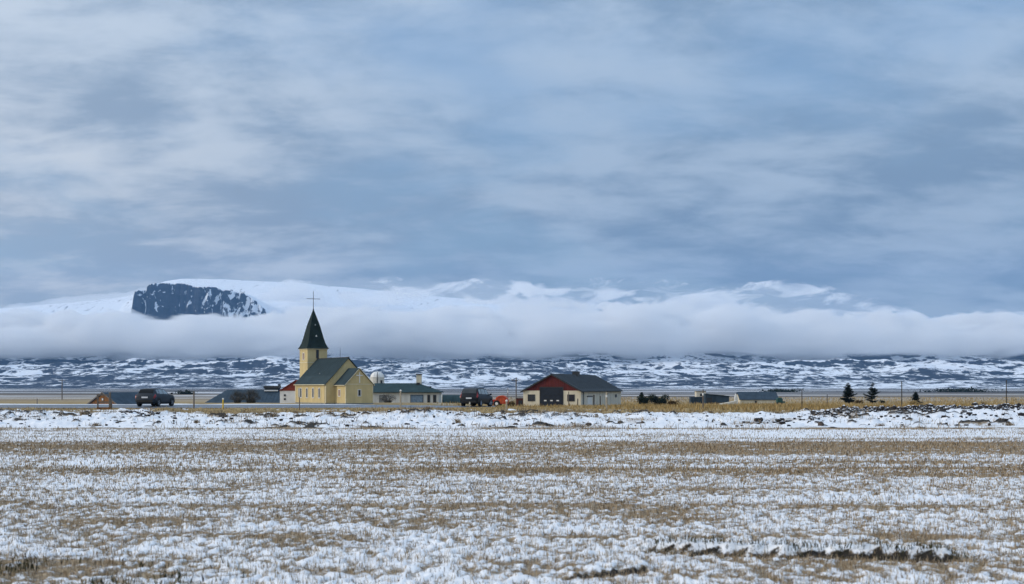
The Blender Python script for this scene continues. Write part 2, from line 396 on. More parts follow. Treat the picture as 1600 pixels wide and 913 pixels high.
# ---------------------------------------------------------------- mountain
RID_PX = [-1500, -600, 0, 100, 190, 228, 262, 290, 350, 420, 480, 560, 700, 900, 1200, 1500, 1800, 2600]
RID_PY = [505, 498, 485, 475, 466, 460, 441, 436, 437, 441, 444, 452, 466, 485, 512, 535, 545, 560]
YR0, YC = 9700.0, 8000.0
def mountain_z(x, y):
    px_far = 800 + x / YR0 * FPX
    ridge = EYE + (HOR - np.interp(px_far, RID_PX, RID_PY)) / FPX * YR0
    slope = np.interp(y, [4500, 5000, 5600, 6300, 7000, 7700, 8300, 9000], [-6, 2, 34, 92, 165, 235, 300, 330])
    rel = fbm(x / 420, y / 330, 5, 201) - 0.5
    rdg = ridged(x / 700 + 0.3 * rel, y / 420, 4, 211) - 0.45
    amp = sstep(4700, 6400, y)
    z = slope + amp * (60 * rel + 52 * rdg) * (0.4 + 0.6 * sstep(5200, 7000, y))
    # ledges of old lava
    q = 26.0; t = z / q; fl = np.floor(t); fr = t - fl
    z = z * 0.86 + 0.14 * (fl + sstep(0.35, 0.95, fr)) * q
    z = z + amp * (17 * (ridged(x / 230 + 0.6 * rel, y / 300 + 0.2 * x / 230, 4, 261, 0.55) - 0.45) + 9 * (fbm(x / 70, y / 90, 3, 267) - 0.5)) * sstep(7900, 7500, y)
    back = sstep(8250, YR0, y)
    z = z * (1 - back) + back * (ridge + 14 * (fbm(x / 260, y / 260, 4, 221) - 0.5) - 0.03 * np.maximum(y - YR0, 0))
    # the cliff block
    pxc = 800 + x / YC * FPX + 3.0 * (fbm(y / 40, x * 0 + 1.5, 2, 231) - 0.5)
    top_py = np.interp(pxc, [196, 205, 209, 213, 222, 232, 245, 275, 288, 300, 330, 345, 372, 388, 400, 415, 440], [505, 492, 470, 455, 452, 443, 440.5, 441, 443, 447, 447, 452, 455, 463, 467, 472, 492])
    top = EYE + (HOR - top_py) / FPX * YC + 7 * (fbm(x / 25, y / 60, 3, 235) - 0.5)
    edge = 7960 + 190 * (fbm(x / 150, x * 0, 3, 241) - 0.5) + 120 * (ridged(x / 62, x * 0 + 4, 3, 247) - 0.5) + 60 * sstep(300, 400, pxc)
    tt = (y - edge) / 115.0 + 0.16 * (fbm(x / 60, y / 18, 3, 249) - 0.5)
    steps = np.clip(tt, 0, 1); steps = steps + 0.035 * np.sin(steps * 25 + 6 * fbm(x / 90, y / 90, 2, 251)) * steps * (1 - steps) * 4
    m = steps * sstep(198, 207, pxc) * sstep(470, 380, pxc) * sstep(9500, 8500, y)
    z = z * (1 - m) + np.maximum(top, z) * m
    z = z + 26 * sstep(8040, 8062, y + 20 * (vnoise(x / 14, x * 0, 255) - 0.5)) * sstep(41, 46, pxc) * sstep(70, 60, pxc) * sstep(8200, 8100, y)   # small outcrop
    return z
mx = np.concatenate([np.linspace(-9200, -3300, 60), np.arange(-3250, -900, 6.0), np.arange(-890, 3300, 11.0), np.linspace(3350, 9200, 60)])
my = np.concatenate([np.arange(4500, 7700, 22.0), np.arange(7710, 7880, 14.0), np.arange(7880, 8190, 4.5), np.arange(8200, 10700, 70.0)])
MX, MY = np.meshgrid(mx, my)
MZ = mountain_z(MX, MY)
n = N('snowy_lava_rock'); P = n.pos(); geo = n.new('ShaderNodeNewGeometry')
nz = n.sepxyz(geo.outputs['Normal'])[2]; zz = n.sepxyz(P)[2]
m1 = n.noise(n.mapping(P, (1 / 170, 1 / 210, 1 / 46), (0, 0, 0), (0, 0, 0.5)), 1.0, 10.0, 0.68, 1.5)
m2 = n.noise(n.mapping(P, (1 / 42, 1 / 70, 1 / 22), (3, 9, 1)), 1.0, 7.0, 0.68, 0.8)
m3 = n.noise(n.mapping(P, (1 / 55, 1 / 260, 1 / 110), (1, 4, 2), (0, 0.6, 0)), 1.0, 8.0, 0.64, 1.8)   # gullies down the cliff
steep = n.ramp(nz, 0.50, 0.93)                              # 1 on flat ground
mb = n.noise(n.mapping(P, (1 / 520, 1 / 120, 1 / 30), (2, 5, 0)), 1.0, 8.0, 0.66, 0.7)      # ledges running along the slope
mz = n.noise(n.mapping(P, (1 / 1100, 1 / 900, 1 / 400), (6, 1, 0)), 1.0, 3.0, 0.5)
sn = n.math('ADD', n.math('MULTIPLY', m1, 0.40), n.math('ADD', n.math('MULTIPLY', mb, 0.22), n.math('MULTIPLY', m2, 0.48)))
sn = n.math('MULTIPLY_ADD', mz, 0.30, n.math('SUBTRACT', sn, 0.15))
sn = n.math('ADD', sn, n.math('MULTIPLY_ADD', steep, 0.62, -0.62))
sn = n.math('ADD', sn, n.math('MULTIPLY', n.ramp(zz, 300, 340, 1.0, 0.0), n.ramp(nz, 0.88, 0.992, -0.15, 0.025)))      # bare on the steeper risers
hi = n.ramp(zz, 45, 190); sn = n.math('MULTIPLY_ADD', hi, 0.085, sn)
hi2 = n.ramp(zz, 330, 400); sn = n.math('ADD', sn, n.math('MULTIPLY', hi2, n.math('MULTIPLY_ADD', m3, 2.2, -0.83)))
rx = n.ramp(n.sepxyz(P)[0], -1980, -1480, 0.0, 0.25); sn = n.math('ADD', sn, n.math('MULTIPLY', n.math('MULTIPLY', hi2, rx), n.ramp(nz, 0.75, 0.9, 1.0, 0.0)))
msn = n.ramp(sn, 0.560, 0.622)
rock = n.mix(n.ramp(m2, 0.35, 0.65), (0.008, 0.011, 0.018), (0.034, 0.038, 0.048))
M_mount = n.bsdf(n.mix(msn, rock, (0.84, 0.865, 0.90)), 0.9, 0.0, n.bump(m2, 0.6, 14.0), 0.15)
mountain = link('mountain', grid_mesh('mountain', MX, MY, MZ), M_mount, kind='structure')

# ---------------------------------------------------------------- fog banks lying on the mountain's flank
n = N('fog_volume')
pv = n.new('ShaderNodeVolumePrincipled'); pv.inputs['Color'].default_value = (0.972, 0.975, 0.979, 1); pv.inputs['Density'].default_value = 0.0095
pv.inputs['Anisotropy'].default_value = 0.0
P = n.pos()
v1 = n.noise(n.mapping(P, (1 / 300, 1 / 1300, 1 / 85)), 1.0, 7.0, 0.60, 0.7)
v1 = n.math('ADD', v1, n.ramp(n.sepxyz(P)[2], 150, 540, 0.17, -0.09))
v1 = n.math('SUBTRACT', v1, n.ramp(n.sepxyz(P)[2], 120, 215, 0.20, 0.0))
n.put(n.ramp(v1, 0.43, 0.59, 0.0002, 0.0150), pv.inputs['Density'])
n.t.links.new(pv.outputs[0], n.out.inputs['Volume']); M_fog = n.m
def fog_body(name, y0, y1, top_px, top_py, base_py, lump, seed, rough, label, xr=None, mat=None):
    fx = np.arange(PX(xr[0], y0), PX(xr[1], y0), 13.0) if xr else np.concatenate([np.linspace(-8600, -3200, 40), np.arange(-3150, 3150, 13.0), np.linspace(3200, 8600, 40)])
    v = np.linspace(0, 1, 84) ** 0.9
    FX = np.repeat(fx[None], len(v), 0); V = np.repeat(v[:, None], len(fx), 1)
    FY = y0 + (y1 - y0) * V
    ym = 0.5 * (y0 + y1)
    pxs = 800 + FX / ym * FPX
    ztop = EYE + (HOR - np.interp(pxs, top_px, top_py)) / FPX * ym
    bx = 1 - np.abs(2 * fbm(FX / 240 + FY / 1600, FY / 900, 2, seed + 21) - 1)
    bx2 = np.abs(2 * fbm(FX / 95, FY / 420, 2, seed + 23) - 1)
    ztop = ztop + (0.75 * (bx - 0.55) + 0.35 * (bx2 - 0.4)) * lump * (0.35 + 1.3 * fbm(FX / 900, FY / 2000, 2, seed + 25))
    zbot = EYE + (HOR - base_py) / FPX * y0 + 62 * (fbm(FX / 420, FY / 700, 4, seed + 5) - 0.45)
    body = np.clip(1 - (2 * V - 1) ** 2, 0, 1) ** 0.42                       # round back and front
    zmid = zbot + 0.28 * (ztop - zbot)
    lum = (fbm(FX / 520, FY / 420, 5, seed, 0.55) - 0.5) * lump * 1.5
    bil = 1 - np.abs(2 * fbm(FX / 210, FY / 170, 1, seed + 3) - 1); bil = 0.6 * bil + 0.28 * np.abs(2 * fbm(FX / 90, FY / 80, 1, seed + 4) - 1) + 0.12 * np.abs(2 * fbm(FX / 40, FY / 40, 1, seed + 6) - 1)
    lum = lum + (bil - 0.45) * lump * rough * (0.3 + 1.4 * fbm(FX / 800, FY / 800, 2, seed + 8))
    Zt = zmid + (ztop - zmid) * body + lum * body ** 0.5
    Zb = zmid - (zmid - zbot) * body ** 0.6
    if xr:
        t = (FX - FX.min()) / (FX.max() - FX.min()); ends = np.clip(4 * t * (1 - t), 0, 1) ** 0.55
    else: ends = sstep(8600, 7600, np.abs(FX))
    Zt = Zb + 1.0 + (np.maximum(Zt, Zb + 1) - Zb - 1) * ends
    FYl = FY + 240 * (fbm(FX / 260, Zt / 80, 5, seed + 9, 0.6) - 0.5) * body
    nr, nc = FX.shape
    co = np.concatenate([np.stack([FX, FYl, Zt], -1).reshape(-1, 3), np.stack([FX, FY, Zb], -1).reshape(-1, 3)])
    i = np.arange(nr * nc).reshape(nr, nc); j = i + nr * nc
    ft = np.stack([i[:-1, :-1], i[:-1, 1:], i[1:, 1:], i[1:, :-1]], -1).reshape(-1, 4)
    fb = np.stack([j[:-1, :-1], j[1:, :-1], j[1:, 1:], j[:-1, 1:]], -1).reshape(-1, 4)
    s = [np.stack([j[0, :-1], j[0, 1:], i[0, 1:], i[0, :-1]], -1), np.stack([i[-1, :-1], i[-1, 1:], j[-1, 1:], j[-1, :-1]], -1),
         np.stack([j[1:, 0], j[:-1, 0], i[:-1, 0], i[1:, 0]], -1), np.stack([j[:-1, -1], j[1:, -1], i[1:, -1], i[:-1, -1]], -1)]
    me = tri_mesh(name, co, np.concatenate([ft, fb] + s), n=4, smooth=True)
    return link(name, me, mat or M_fog, kind='stuff', label=label, category='fog')
fog_body('fog_bank', 6560, 7560, [-800, 0, 100, 205, 300, 420, 480, 560, 640, 760, 880, 1000, 1100, 1250, 1350, 1450, 1540, 1600, 2400],
         [500, 497, 496, 498, 496, 492, 484, 480, 484, 487, 480, 477, 483, 484, 494, 508, 494, 504, 520], 562, 62, 301, 0.9,
         'long white fog bank in front, lying low along the mountain flank')
fog_body('fog_bank', 8150, 9250, [-800, 0, 200, 300, 380, 440, 500, 600, 680, 760, 850, 960, 1060, 1150, 1250, 1330, 1400, 1460, 1550, 1640, 2400],
         [560, 540, 525, 480, 455, 444, 439, 436, 435, 438, 443, 443, 440, 445, 446, 462, 484, 505, 478, 488, 520], 545, 60, 341, 0.9,
         'higher blue-grey fog bank rising behind the lower one')

fog_body('fog_bank', 7640, 7900, [-200, 60, 200, 330, 450, 560], [512, 501, 503, 499, 494, 490], 535, 22, 381, 1.0,
         'wisp of fog round the foot of the dark cliff', (-300, 640))

n = N('thin_fog_volume')
pv = n.new('ShaderNodeVolumePrincipled'); pv.inputs['Color'].default_value = (0.97, 0.974, 0.98, 1); pv.inputs['Density'].default_value = 0.0030
n.t.links.new(pv.outputs[0], n.out.inputs['Volume'])
fog_body('fog_bank', 9180, 9640, [-300, 0, 100, 190, 250, 290, 350, 420, 480, 560, 650], [505, 480, 466, 458, 450, 437, 433, 436, 437, 446, 470], 500, 34, 391, 0.8,
         'thin veil of cloud over the snowy ridge behind the cliff', (-350, 660), n.m)

# ---------------------------------------------------------------- haze
n = N('haze_volume')
pv = n.new('ShaderNodeVolumePrincipled'); pv.inputs['Color'].default_value = (0.31, 0.59, 1.0, 1); pv.inputs['Density'].default_value = 3.7e-5
n.t.links.new(pv.outputs[0], n.out.inputs['Volume'])
bm = bmesh.new(); bmesh.ops.create_cube(bm, size=1.0)
for v in bm.verts: v.co = Vector((v.co.x * 19600, -120 + (v.co.y + 0.5) * 11000, -12 + (v.co.z + 0.5) * 902))
me = bpy.data.meshes.new('haze'); bm.to_mesh(me); bm.free()
haze = link('haze', me, n.m, kind='stuff')
# ================================================================= BUILDINGS
class MB:
    """collects simple shapes in local coordinates and builds ONE mesh object"""
    def __init__(s): s.v = []; s.f = []
    def poly(s, pts):
        i = len(s.v); s.v += [tuple(p) for p in pts]; s.f.append(tuple(range(i, i + len(pts)))); return s
    def box(s, x0, x1, y0, y1, z0, z1):
        i = len(s.v)
        s.v += [(x0, y0, z0), (x1, y0, z0), (x1, y1, z0), (x0, y1, z0), (x0, y0, z1), (x1, y0, z1), (x1, y1, z1), (x0, y1, z1)]
        s.f += [tuple(i + q for q in t) for t in ((0, 3, 2, 1), (4, 5, 6, 7), (0, 1, 5, 4), (1, 2, 6, 5), (2, 3, 7, 6), (3, 0, 4, 7))]
        return s
    def prism(s, poly, axis, a, b):
        """closed polygon of 2-D points pushed along an axis: 'x' -> (y,z) points, 'y' -> (x,z), 'z' -> (x,y)"""
        def P3(p, t): return (t, p[0], p[1]) if axis == 'x' else (p[0], t, p[1]) if axis == 'y' else (p[0], p[1], t)
        i = len(s.v); m = len(poly)
        s.v += [P3(p, a) for p in poly] + [P3(p, b) for p in poly]
        s.f += [tuple(range(i, i + m)), tuple(range(i + 2 * m - 1, i + m - 1, -1))]
        for q in range(m): r = (q + 1) % m; s.f.append((i + q, i + m + q, i + m + r, i + r))
        return s
    def tube(s, a, b, r0, r1=None, seg=8):
        r1 = r0 if r1 is None else r1
        a, b = Vector(a), Vector(b); d = (b - a).normalized()
        p = d.orthogonal().normalized(); q = d.cross(p)
        i = len(s.v)
        for c, r in ((a, r0), (b, r1)):
            for k in range(seg):
                t = 2 * math.pi * k / seg; s.v.append(tuple(c + (p * math.cos(t) + q * math.sin(t)) * r))
        for k in range(seg): l = (k + 1) % seg; s.f.append((i + k, i + l, i + seg + l, i + seg + k))
        s.f += [tuple(range(i + seg - 1, i - 1, -1)), tuple(range(i + seg, i + 2 * seg))]
        return s
    def lathe(s, prof, seg=16, axis='z', c=(0, 0, 0)):
        i = len(s.v); m = len(prof)
        for r, h in prof:
            for k in range(seg):
                t = 2 * math.pi * k / seg; a, b = r * math.cos(t), r * math.sin(t)
                p = (a, b, h) if axis == 'z' else (a, h, b) if axis == 'y' else (h, a, b)
                s.v.append((p[0] + c[0], p[1] + c[1], p[2] + c[2]))
        for j in range(m - 1):
            for k in range(seg): l = (k + 1) % seg; s.f.append((i + j * seg + k, i + j * seg + l, i + (j + 1) * seg + l, i + (j + 1) * seg + k))
        s.f += [tuple(range(i + seg - 1, i - 1, -1)), tuple(range(i + (m - 1) * seg, i + m * seg))]
        return s
    def build(s, name, mat, parent=None, smooth=False, bevel=0.0, **props):
        me = bpy.data.meshes.new(name); me.from_pydata(s.v, [], s.f)
        bm = bmesh.new(); bm.from_mesh(me)
        bmesh.ops.recalc_face_normals(bm, faces=bm.faces)
        if bevel: bmesh.ops.bevel(bm, geom=bm.edges[:], offset=bevel, segments=1, affect='EDGES', clamp_overlap=True)
        bm.to_mesh(me); bm.free()
        if smooth:
            me.polygons.foreach_set('use_smooth', [True] * len(me.polygons)); me.set_sharp_from_angle(angle=R(38))
        return link(name, me, mat, parent, **props)
def thing(name, label, cat, loc, rz=0.0, group=None):
    o = bpy.data.objects.new(name, None); COL.objects.link(o); o.empty_display_size = 0.3
    o.location = loc; o.rotation_euler = (0, 0, rz); o['label'] = label; o['category'] = cat
    if group: o['group'] = group
    return o

M_ochre = simple('ochre_render', (0.57, 0.465, 0.245), 0.9, var=0.16, scale=0.9, streak=(1.2, 1.2, 0.15), bump=0.15)
M_roof = simple('dark_slate_roof', (0.030, 0.050, 0.058), 0.8, spec=0.15, var=0.22, scale=0.8, streak=(0.6, 0.6, 0.2))
M_spire = simple('dark_green_copper', (0.016, 0.028, 0.027), 0.8, spec=0.15, var=0.3, scale=1.2, streak=(2, 2, 0.3))
M_white = simple('white_paint', (0.74, 0.74, 0.72), 0.6, var=0.08)
M_trim = simple('pale_ochre_trim', (0.66, 0.60, 0.42), 0.8, var=0.1)
M_plinth = simple('grey_plinth', (0.24, 0.25, 0.24), 0.9, var=0.25)
M_pane = simple('dark_window_glass', (0.020, 0.026, 0.034), 0.12, var=0.2, spec=0.6)
M_pane_blue = simple('blue_window_glass', (0.16, 0.24, 0.33), 0.15, var=0.25, scale=3.0, spec=0.6)
M_blind = simple('pinkish_blind', (0.30, 0.20, 0.16), 0.7, var=0.2)
M_iron = simple('dark_iron', (0.035, 0.038, 0.042), 0.5, var=0.2)
M_cream = simple('cream_render', (0.66, 0.60, 0.46), 0.9, var=0.17, scale=0.7, streak=(1.5, 1.5, 0.12))
M_greyclad = simple('pale_grey_cladding', (0.64, 0.60, 0.51), 0.85, var=0.16, scale=0.6, streak=(2.5, 2.5, 0.1))
M_red = simple('dark_red_boards', (0.115, 0.020, 0.020), 0.8, var=0.3, scale=1.0, streak=(6, 6, 0.3))
M_redroof = simple('red_iron_roof', (0.21, 0.032, 0.018), 0.7, var=0.2)
M_door = simple('blue_black_door', (0.014, 0.020, 0.032), 0.45, var=0.25)
M_wall_w = simple('dull_white_render', (0.60, 0.60, 0.56), 0.9, var=0.18, scale=0.8, streak=(1.5, 1.5, 0.15))
M_bluegrey = simple('blue_grey_iron_roof', (0.045, 0.070, 0.095), 0.8, spec=0.15, var=0.25, scale=0.5, streak=(1.5, 1.5, 0.3))
M_greenroof = simple('green_iron_roof', (0.028, 0.056, 0.062), 0.8, spec=0.15, var=0.25, scale=0.5, streak=(1.5, 1.5, 0.4))
M_rustwood = simple('weathered_brown_boards', (0.20, 0.085, 0.028), 0.85, var=0.5, scale=0.9, streak=(5, 5, 0.4))
M_greywood = simple('grey_weathered_wood', (0.15, 0.125, 0.105), 0.9, var=0.35, scale=4, streak=(30, 30, 2))
M_brownbox = simple('brown_red_boards', (0.13, 0.035, 0.022), 0.85, var=0.3)

def window(parent, face, u, z, w, h, pane=M_pane, frame=M_white, fw=0.09, at=0.0, cross=False, name='window'):
    """a window on a wall face of the parent. face: '-y','+y','-x','+x'; at = wall plane; u = centre along the wall"""
    def bx(m, u0, u1, z0, z1, d0, d1):
        if face == '-y': m.box(u0, u1, at - d1, at - d0, z0, z1)
        elif face == '+y': m.box(u0, u1, at + d0, at + d1, z0, z1)
        elif face == '+x': m.box(at + d0, at + d1, u0, u1, z0, z1)
        else: m.box(at - d1, at - d0, u0, u1, z0, z1)
    p = MB(); bx(p, u - w / 2, u + w / 2, z, z + h, 0.004, 0.012); wo_ = p.build(name, pane, parent)
    f = MB()
    bx(f, u - w / 2 - fw, u - w / 2, z - fw, z + h + fw, 0.002, 0.05); bx(f, u + w / 2, u + w / 2 + fw, z - fw, z + h + fw, 0.002, 0.05)
    bx(f, u - w / 2, u + w / 2, z + h, z + h + fw, 0.002, 0.05); bx(f, u - w / 2, u + w / 2, z - fw, z, 0.002, 0.07)
    if cross: bx(f, u - 0.02, u + 0.02, z, z + h, 0.013, 0.04)
    f.build('frame', frame, wo_)
    return wo_

# ---------------------------------------------------------------- church
TH = R(22.9)
Dc = 205.0
cx, czb = PX(519.5, Dc), PZ(631.5, Dc)
church = thing('church', 'yellow church with dark green roof, pointed spire and cross on top', 'church', (cx, Dc, czb), R(-59.9))
NW, NL, NE, NR = 3.38, 5.68, 2.95, 6.53          # half width, half length, eave, ridge
CW, CL, CRG = 2.03, 3.8, 5.0
wm = MB()
wm.prism([(-NW, -0.6), (NW, -0.6), (NW, NE), (0, NR - 0.12), (-NW, NE)], 'x', -NL, NL)
nave = wm.build('nave_wall', M_ochre, church)
pl = MB().box(-NL - 0.06, NL + 0.06, -NW - 0.06, NW + 0.06, -0.6, 0.22).build('plinth', M_plinth, nave)
for s in (-1, 1):
    for xx in (-NL, NL):
        MB().box(xx - 0.12, xx + 0.12, s * (NW + 0.03) - 0.03, s * (NW + 0.03) + 0.03, 0.22, NE - 0.03).build('corner_strip', M_trim, nave)
for f in (0.178, 0.385, 0.587, 0.79):
    window(nave, '-y', -NL + f * 2 * NL, 0.95, 0.50, 1.30, at=-NW, fw=0.10)
    window(nave, '+y', -NL + f * 2 * NL, 0.95, 0.50, 1.30, at=NW, fw=0.10)
def slab_roof(parent, name, x0, x1, half, ze, zr, over, th, mat, overx=0.18):
    """two roof slabs with real thickness, ridge along x"""
    sl = (zr - ze) / half
    m = MB(); yo = half + over; zo = ze - over * sl
    poly = [(-yo, zo), (0, zr), (yo, zo), (yo, zo + th), (0, zr + th), (-yo, zo + th)]
    m.prism(poly, 'x', x0 - overx, x1 + overx)
    return m.build(name, mat, parent)
nr_ = slab_roof(church, 'nave_roof', -NL, NL, NW, NE, NR, 0.22, 0.10, M_roof)
MB().box(-NL - 0.19, NL + 0.19, -0.09, 0.09, NR + 0.05, NR + 0.15).build('ridge_cap', M_iron, nr_)
MB().lathe([(0.10, NE + 1.1), (0.10, NE + 1.42), (0.13, NE + 1.42), (0.13, NE + 1.46)], 8, c=(0.4, -2.05, 0)).build('roof_vent', M_white, nr_)
wm = MB(); wm.prism([(-CW, -0.6), (CW, -0.6), (CW, NE - 0.08), (0, CRG - 0.1), (-CW, NE - 0.08)], 'x', NL + 0.002, NL + CL)
choir = wm.build('choir_wall', M_ochre, church)
MB().box(NL + 0.07, NL + CL + 0.06, -CW - 0.06, CW + 0.06, -0.6, 0.22).build('plinth', M_plinth, choir)
cr = slab_roof(church, 'choir_roof', NL + 0.02, NL + CL, CW, NE - 0.08, CRG, 0.20, 0.09, M_roof, 0.16)
bar = MB()                                           # pale barge boards on the choir gable
for s in (-1, 1):
    a = (s * (CW + 0.21), NE - 0.08 - 0.21 * (CRG - NE + 0.08) / CW); b = (0, CRG + 0.0)
    bar.prism([a, b, (0, CRG + 0.10), (a[0], a[1] + 0.10)], 'x', NL + CL + 0.161, NL + CL + 0.20)
bar.build('barge_board', M_trim, cr)
MB().box(NL + CL + 0.002, NL + CL + 0.05, -CW, CW, NE - 0.16, NE - 0.06).build('string_course', M_trim, choir)
for yv in (-CW, CW): MB().box(NL + CL - 0.10, NL + CL + 0.04, yv - 0.04, yv + 0.04, 0.22, NE - 0.17).build('corner_strip', M_trim, choir)
window(choir, '-y', NL + CL * 0.42, 1.2, 0.62, 0.85, at=-CW, pane=M_blind)
window(choir, '+x', 0.0, 1.22, 0.36, 0.82, at=NL + CL, fw=0.08)
cg = MB(); xg = NL + CL
cg.box(xg + 0.03, xg + 0.11, -0.065, 0.065, 3.0, 4.5); cg.box(xg + 0.034, xg + 0.106, -0.48, 0.48, 3.98, 4.11)
cg.build('wall_cross', M_white, choir)
TX0, TX1, TWH, TE = -NL - 3.1, -NL, 1.55, 8.2
tw = MB().box(TX0, TX1 - 0.002, -TWH, TWH, -0.6, TE).build('tower', M_ochre, church)
xm = 0.5 * (TX0 + TX1)
for (nm, z0, z1, e) in (('string_course', 6.02, 6.12, 0.04), ('cornice', TE - 0.22, TE - 0.02, 0.10)):
    m = MB()
    m.box(TX0 - e, TX1 + e, -TWH - e, -TWH + 0.01, z0, z1); m.box(TX0 - e, TX1 + e, TWH - 0.01, TWH + e, z0, z1)
    m.box(TX0 - e, TX0 + 0.01, -TWH + 0.01, TWH - 0.01, z0, z1); m.box(TX1 - 0.01, TX1 + e, -TWH + 0.01, TWH - 0.01, z0, z1)
    m.build(nm, M_trim, tw)
window(tw, '-y', xm, 6.5, 0.55, 0.95, at=-TWH, pane=M_blind, fw=0.08)
window(tw, '+x', 0.0, 6.75, 0.32, 1.15, at=TX1, fw=0.05, frame=M_iron)
window(tw, '+y', xm, 6.5, 0.55, 0.95, at=TWH, fw=0.08)
sp = MB(); prof = [(1.80, 8.13), (1.58, 8.42), (1.36, 8.95), (1.20, 9.55), (0.74, 11.6), (0.06, 13.9)]
ring = []
for r, z in prof:
    i = len(sp.v); sp.v += [(xm - r, -r, z), (xm + r, -r, z), (xm + r, r, z), (xm - r, r, z)]; ring.append(i)
for a, b in zip(ring[:-1], ring[1:]):
    for q in range(4): r = (q + 1) % 4; sp.f.append((a + q, a + r, b + r, b + q))
sp.f += [(ring[0] + 3, ring[0] + 2, ring[0] + 1, ring[0]), tuple(ring[-1] + q for q in range(4))]
spire = sp.build('spire', M_spire, church)
MB().prism([(-0.13, 9.9), (0.13, 9.9), (0.0, 10.16)], 'x', xm + 0.75, xm + 1.2).build('spire_hatch', M_white, spire)
MB().prism([(-0.07, 11.6), (0.07, 11.6), (0.0, 11.75)], 'x', xm + 0.45, xm + 0.8).build('spire_hatch', M_white, spire)
cr_ = MB().tube((xm, 0, 13.8), (xm, 0, 16.6), 0.055, 0.035).tube((xm, -1.0, 15.55), (xm, 1.0, 15.55), 0.04)
for e in ((xm, -1.0, 15.55), (xm, 1.0, 15.55), (xm, 0, 16.6)): cr_.lathe([(0.02, -0.07), (0.07, 0), (0.02, 0.07)], 8, c=e)
cr_.lathe([(0.03, 13.85), (0.13, 13.97), (0.03, 14.1)], 8, c=(xm, 0, 0))
cr_.build('spire_cross', M_iron, spire)

for yv in (-NW - 0.27, NW + 0.27): MB().tube((-NL - 0.1, yv, NE - 0.20), (NL + 0.1, yv, NE - 0.20), 0.06, seg=6).build('gutter', M_trim, nr_)
MB().tube((NL - 0.3, -NW - 0.06, -0.2), (NL - 0.3, -NW - 0.06, NE - 0.2), 0.05, seg=6).build('downpipe', M_trim, nave)
for yv in (-CW - 0.24, CW + 0.24): MB().tube((NL + 0.2, yv, NE - 0.28), (NL + CL + 0.1, yv, NE - 0.28), 0.05, seg=6).build('gutter', M_trim, cr)
MB().tube((1.4, 0.6, NR - 0.7), (1.4, 0.6, NR + 1.5), 0.03, 0.02, 5).build('antenna', M_iron, nr_)
for xx in np.arange(-NL + 0.4, NL, 0.62):
    MB().box(xx, xx + 0.04, -NW - 0.2, -0.1, 0.0, 0.03).build('seam', M_roof, nr_).matrix_local = Matrix.Translation((0, 0, NR + 0.102)) @ Matrix.Rotation(math.atan2(NR - NE, NW), 4, 'X')

# ---------------------------------------------------------------- generic farm houses
def gable_house(name, label, px, D, base, rz, L, Wd, eave, ridge, wall, roof, over=0.25, th=0.1, cat='house', gable=None):
    """ridge along local x, centred on the origin, base at local z 0 (walls reach below ground)"""
    h = thing(name, label, cat, (PX(px, D), D, base), rz)
    w = MB().prism([(-Wd / 2, -0.8), (Wd / 2, -0.8), (Wd / 2, eave), (0, ridge - 0.1), (-Wd / 2, eave)], 'x', -L / 2, L / 2).build('wall', wall, h)
    r = slab_roof(h, 'roof', -L / 2, L / 2, Wd / 2, eave, ridge, over, th, roof)
    return h, w, r
def hip_house(name, label, px, D, base, rz, L, Wd, eave, ridge, run, wall, roof, over=0.3, cat='house'):
    h = thing(name, label, cat, (PX(px, D), D, base), rz)
    w = MB().box(-L / 2, L / 2, -Wd / 2, Wd / 2, -0.8, eave).build('wall', wall, h)
    a, b = L / 2 + over, Wd / 2 + over; m = MB(); i = 0; t = 0.12
    m.v = [(-a, -b, eave - 0.02), (a, -b, eave - 0.02), (a, b, eave - 0.02), (-a, b, eave - 0.02), (-a, -b, eave + t), (a, -b, eave + t), (a, b, eave + t), (-a, b, eave + t), (-a + run, 0, ridge), (a - run, 0, ridge)]
    m.f = [(3, 2, 1, 0), (0, 1, 5, 4), (1, 2, 6, 5), (2, 3, 7, 6), (3, 0, 4, 7), (4, 5, 9, 8), (6, 7, 8, 9), (5, 6, 9), (7, 4, 8)]
    r = m.build('roof', roof, h)
    return h, w, r

# barn with the dark red gable: local +x is the length axis, gable at x = 0 facing the camera
Db = 205.0; PH = R(15)
rb = thing('barn', 'cream farm building with dark red gable, black garage door and slate roof', 'barn', (PX(862.5, Db), Db, PZ(636.6, Db)), R(90) - PH - math.atan2(PX(862.5, Db), Db) * 1.0)
BW, BL, BE, BR = 4.28, 27.0, 2.40, 4.74
bw = MB().box(0.0, BL, -BW, BW, -0.8, BE).build('wall', M_greyclad, rb)
for (y0, y1, z0, z1) in ((-BW - 0.01, -1.62, -0.8, BE), (1.72, BW + 0.01, -0.8, BE)): MB().box(-0.09, -0.004, y0, y1, z0, z1).build('gable_wall', M_cream, rb)
nb = 30                                    # vertical red boards filling the gable
boards = MB().prism([(-BW, BE), (BW, BE), (0, BR - 0.06)], 'x', -0.03, BL).build('gable', M_red, rb)
for q in range(nb):
    y0 = -BW + 2 * BW * q / nb + 0.012; y1 = -BW + 2 * BW * (q + 1) / nb - 0.012
    zt0 = BE + (BR - BE - 0.08) * (1 - abs(y0) / BW); zt1 = BE + (BR - BE - 0.08) * (1 - abs(y1) / BW)
    zb = BE + 0.005 if (y1 < -1.72 or y0 > 1.82) else 2.84
    if max(zt0, zt1) < zb + 0.05: continue
    MB().prism([(y0, zb), (y1, zb), (y1, max(zt1, zb + .01)), (y0, max(zt0, zb + .01))], 'x', -0.10, -0.032).build('board', M_red, boards)
M_barnroof = simple('grey_slate_roof', (0.048, 0.056, 0.062), 0.8, spec=0.15, var=0.25, scale=0.5, streak=(1.2, 1.2, 0.3))
br = slab_roof(rb, 'roof', -0.1, BL, BW, BE, BR, 0.35, 0.12, M_barnroof, 0.25)
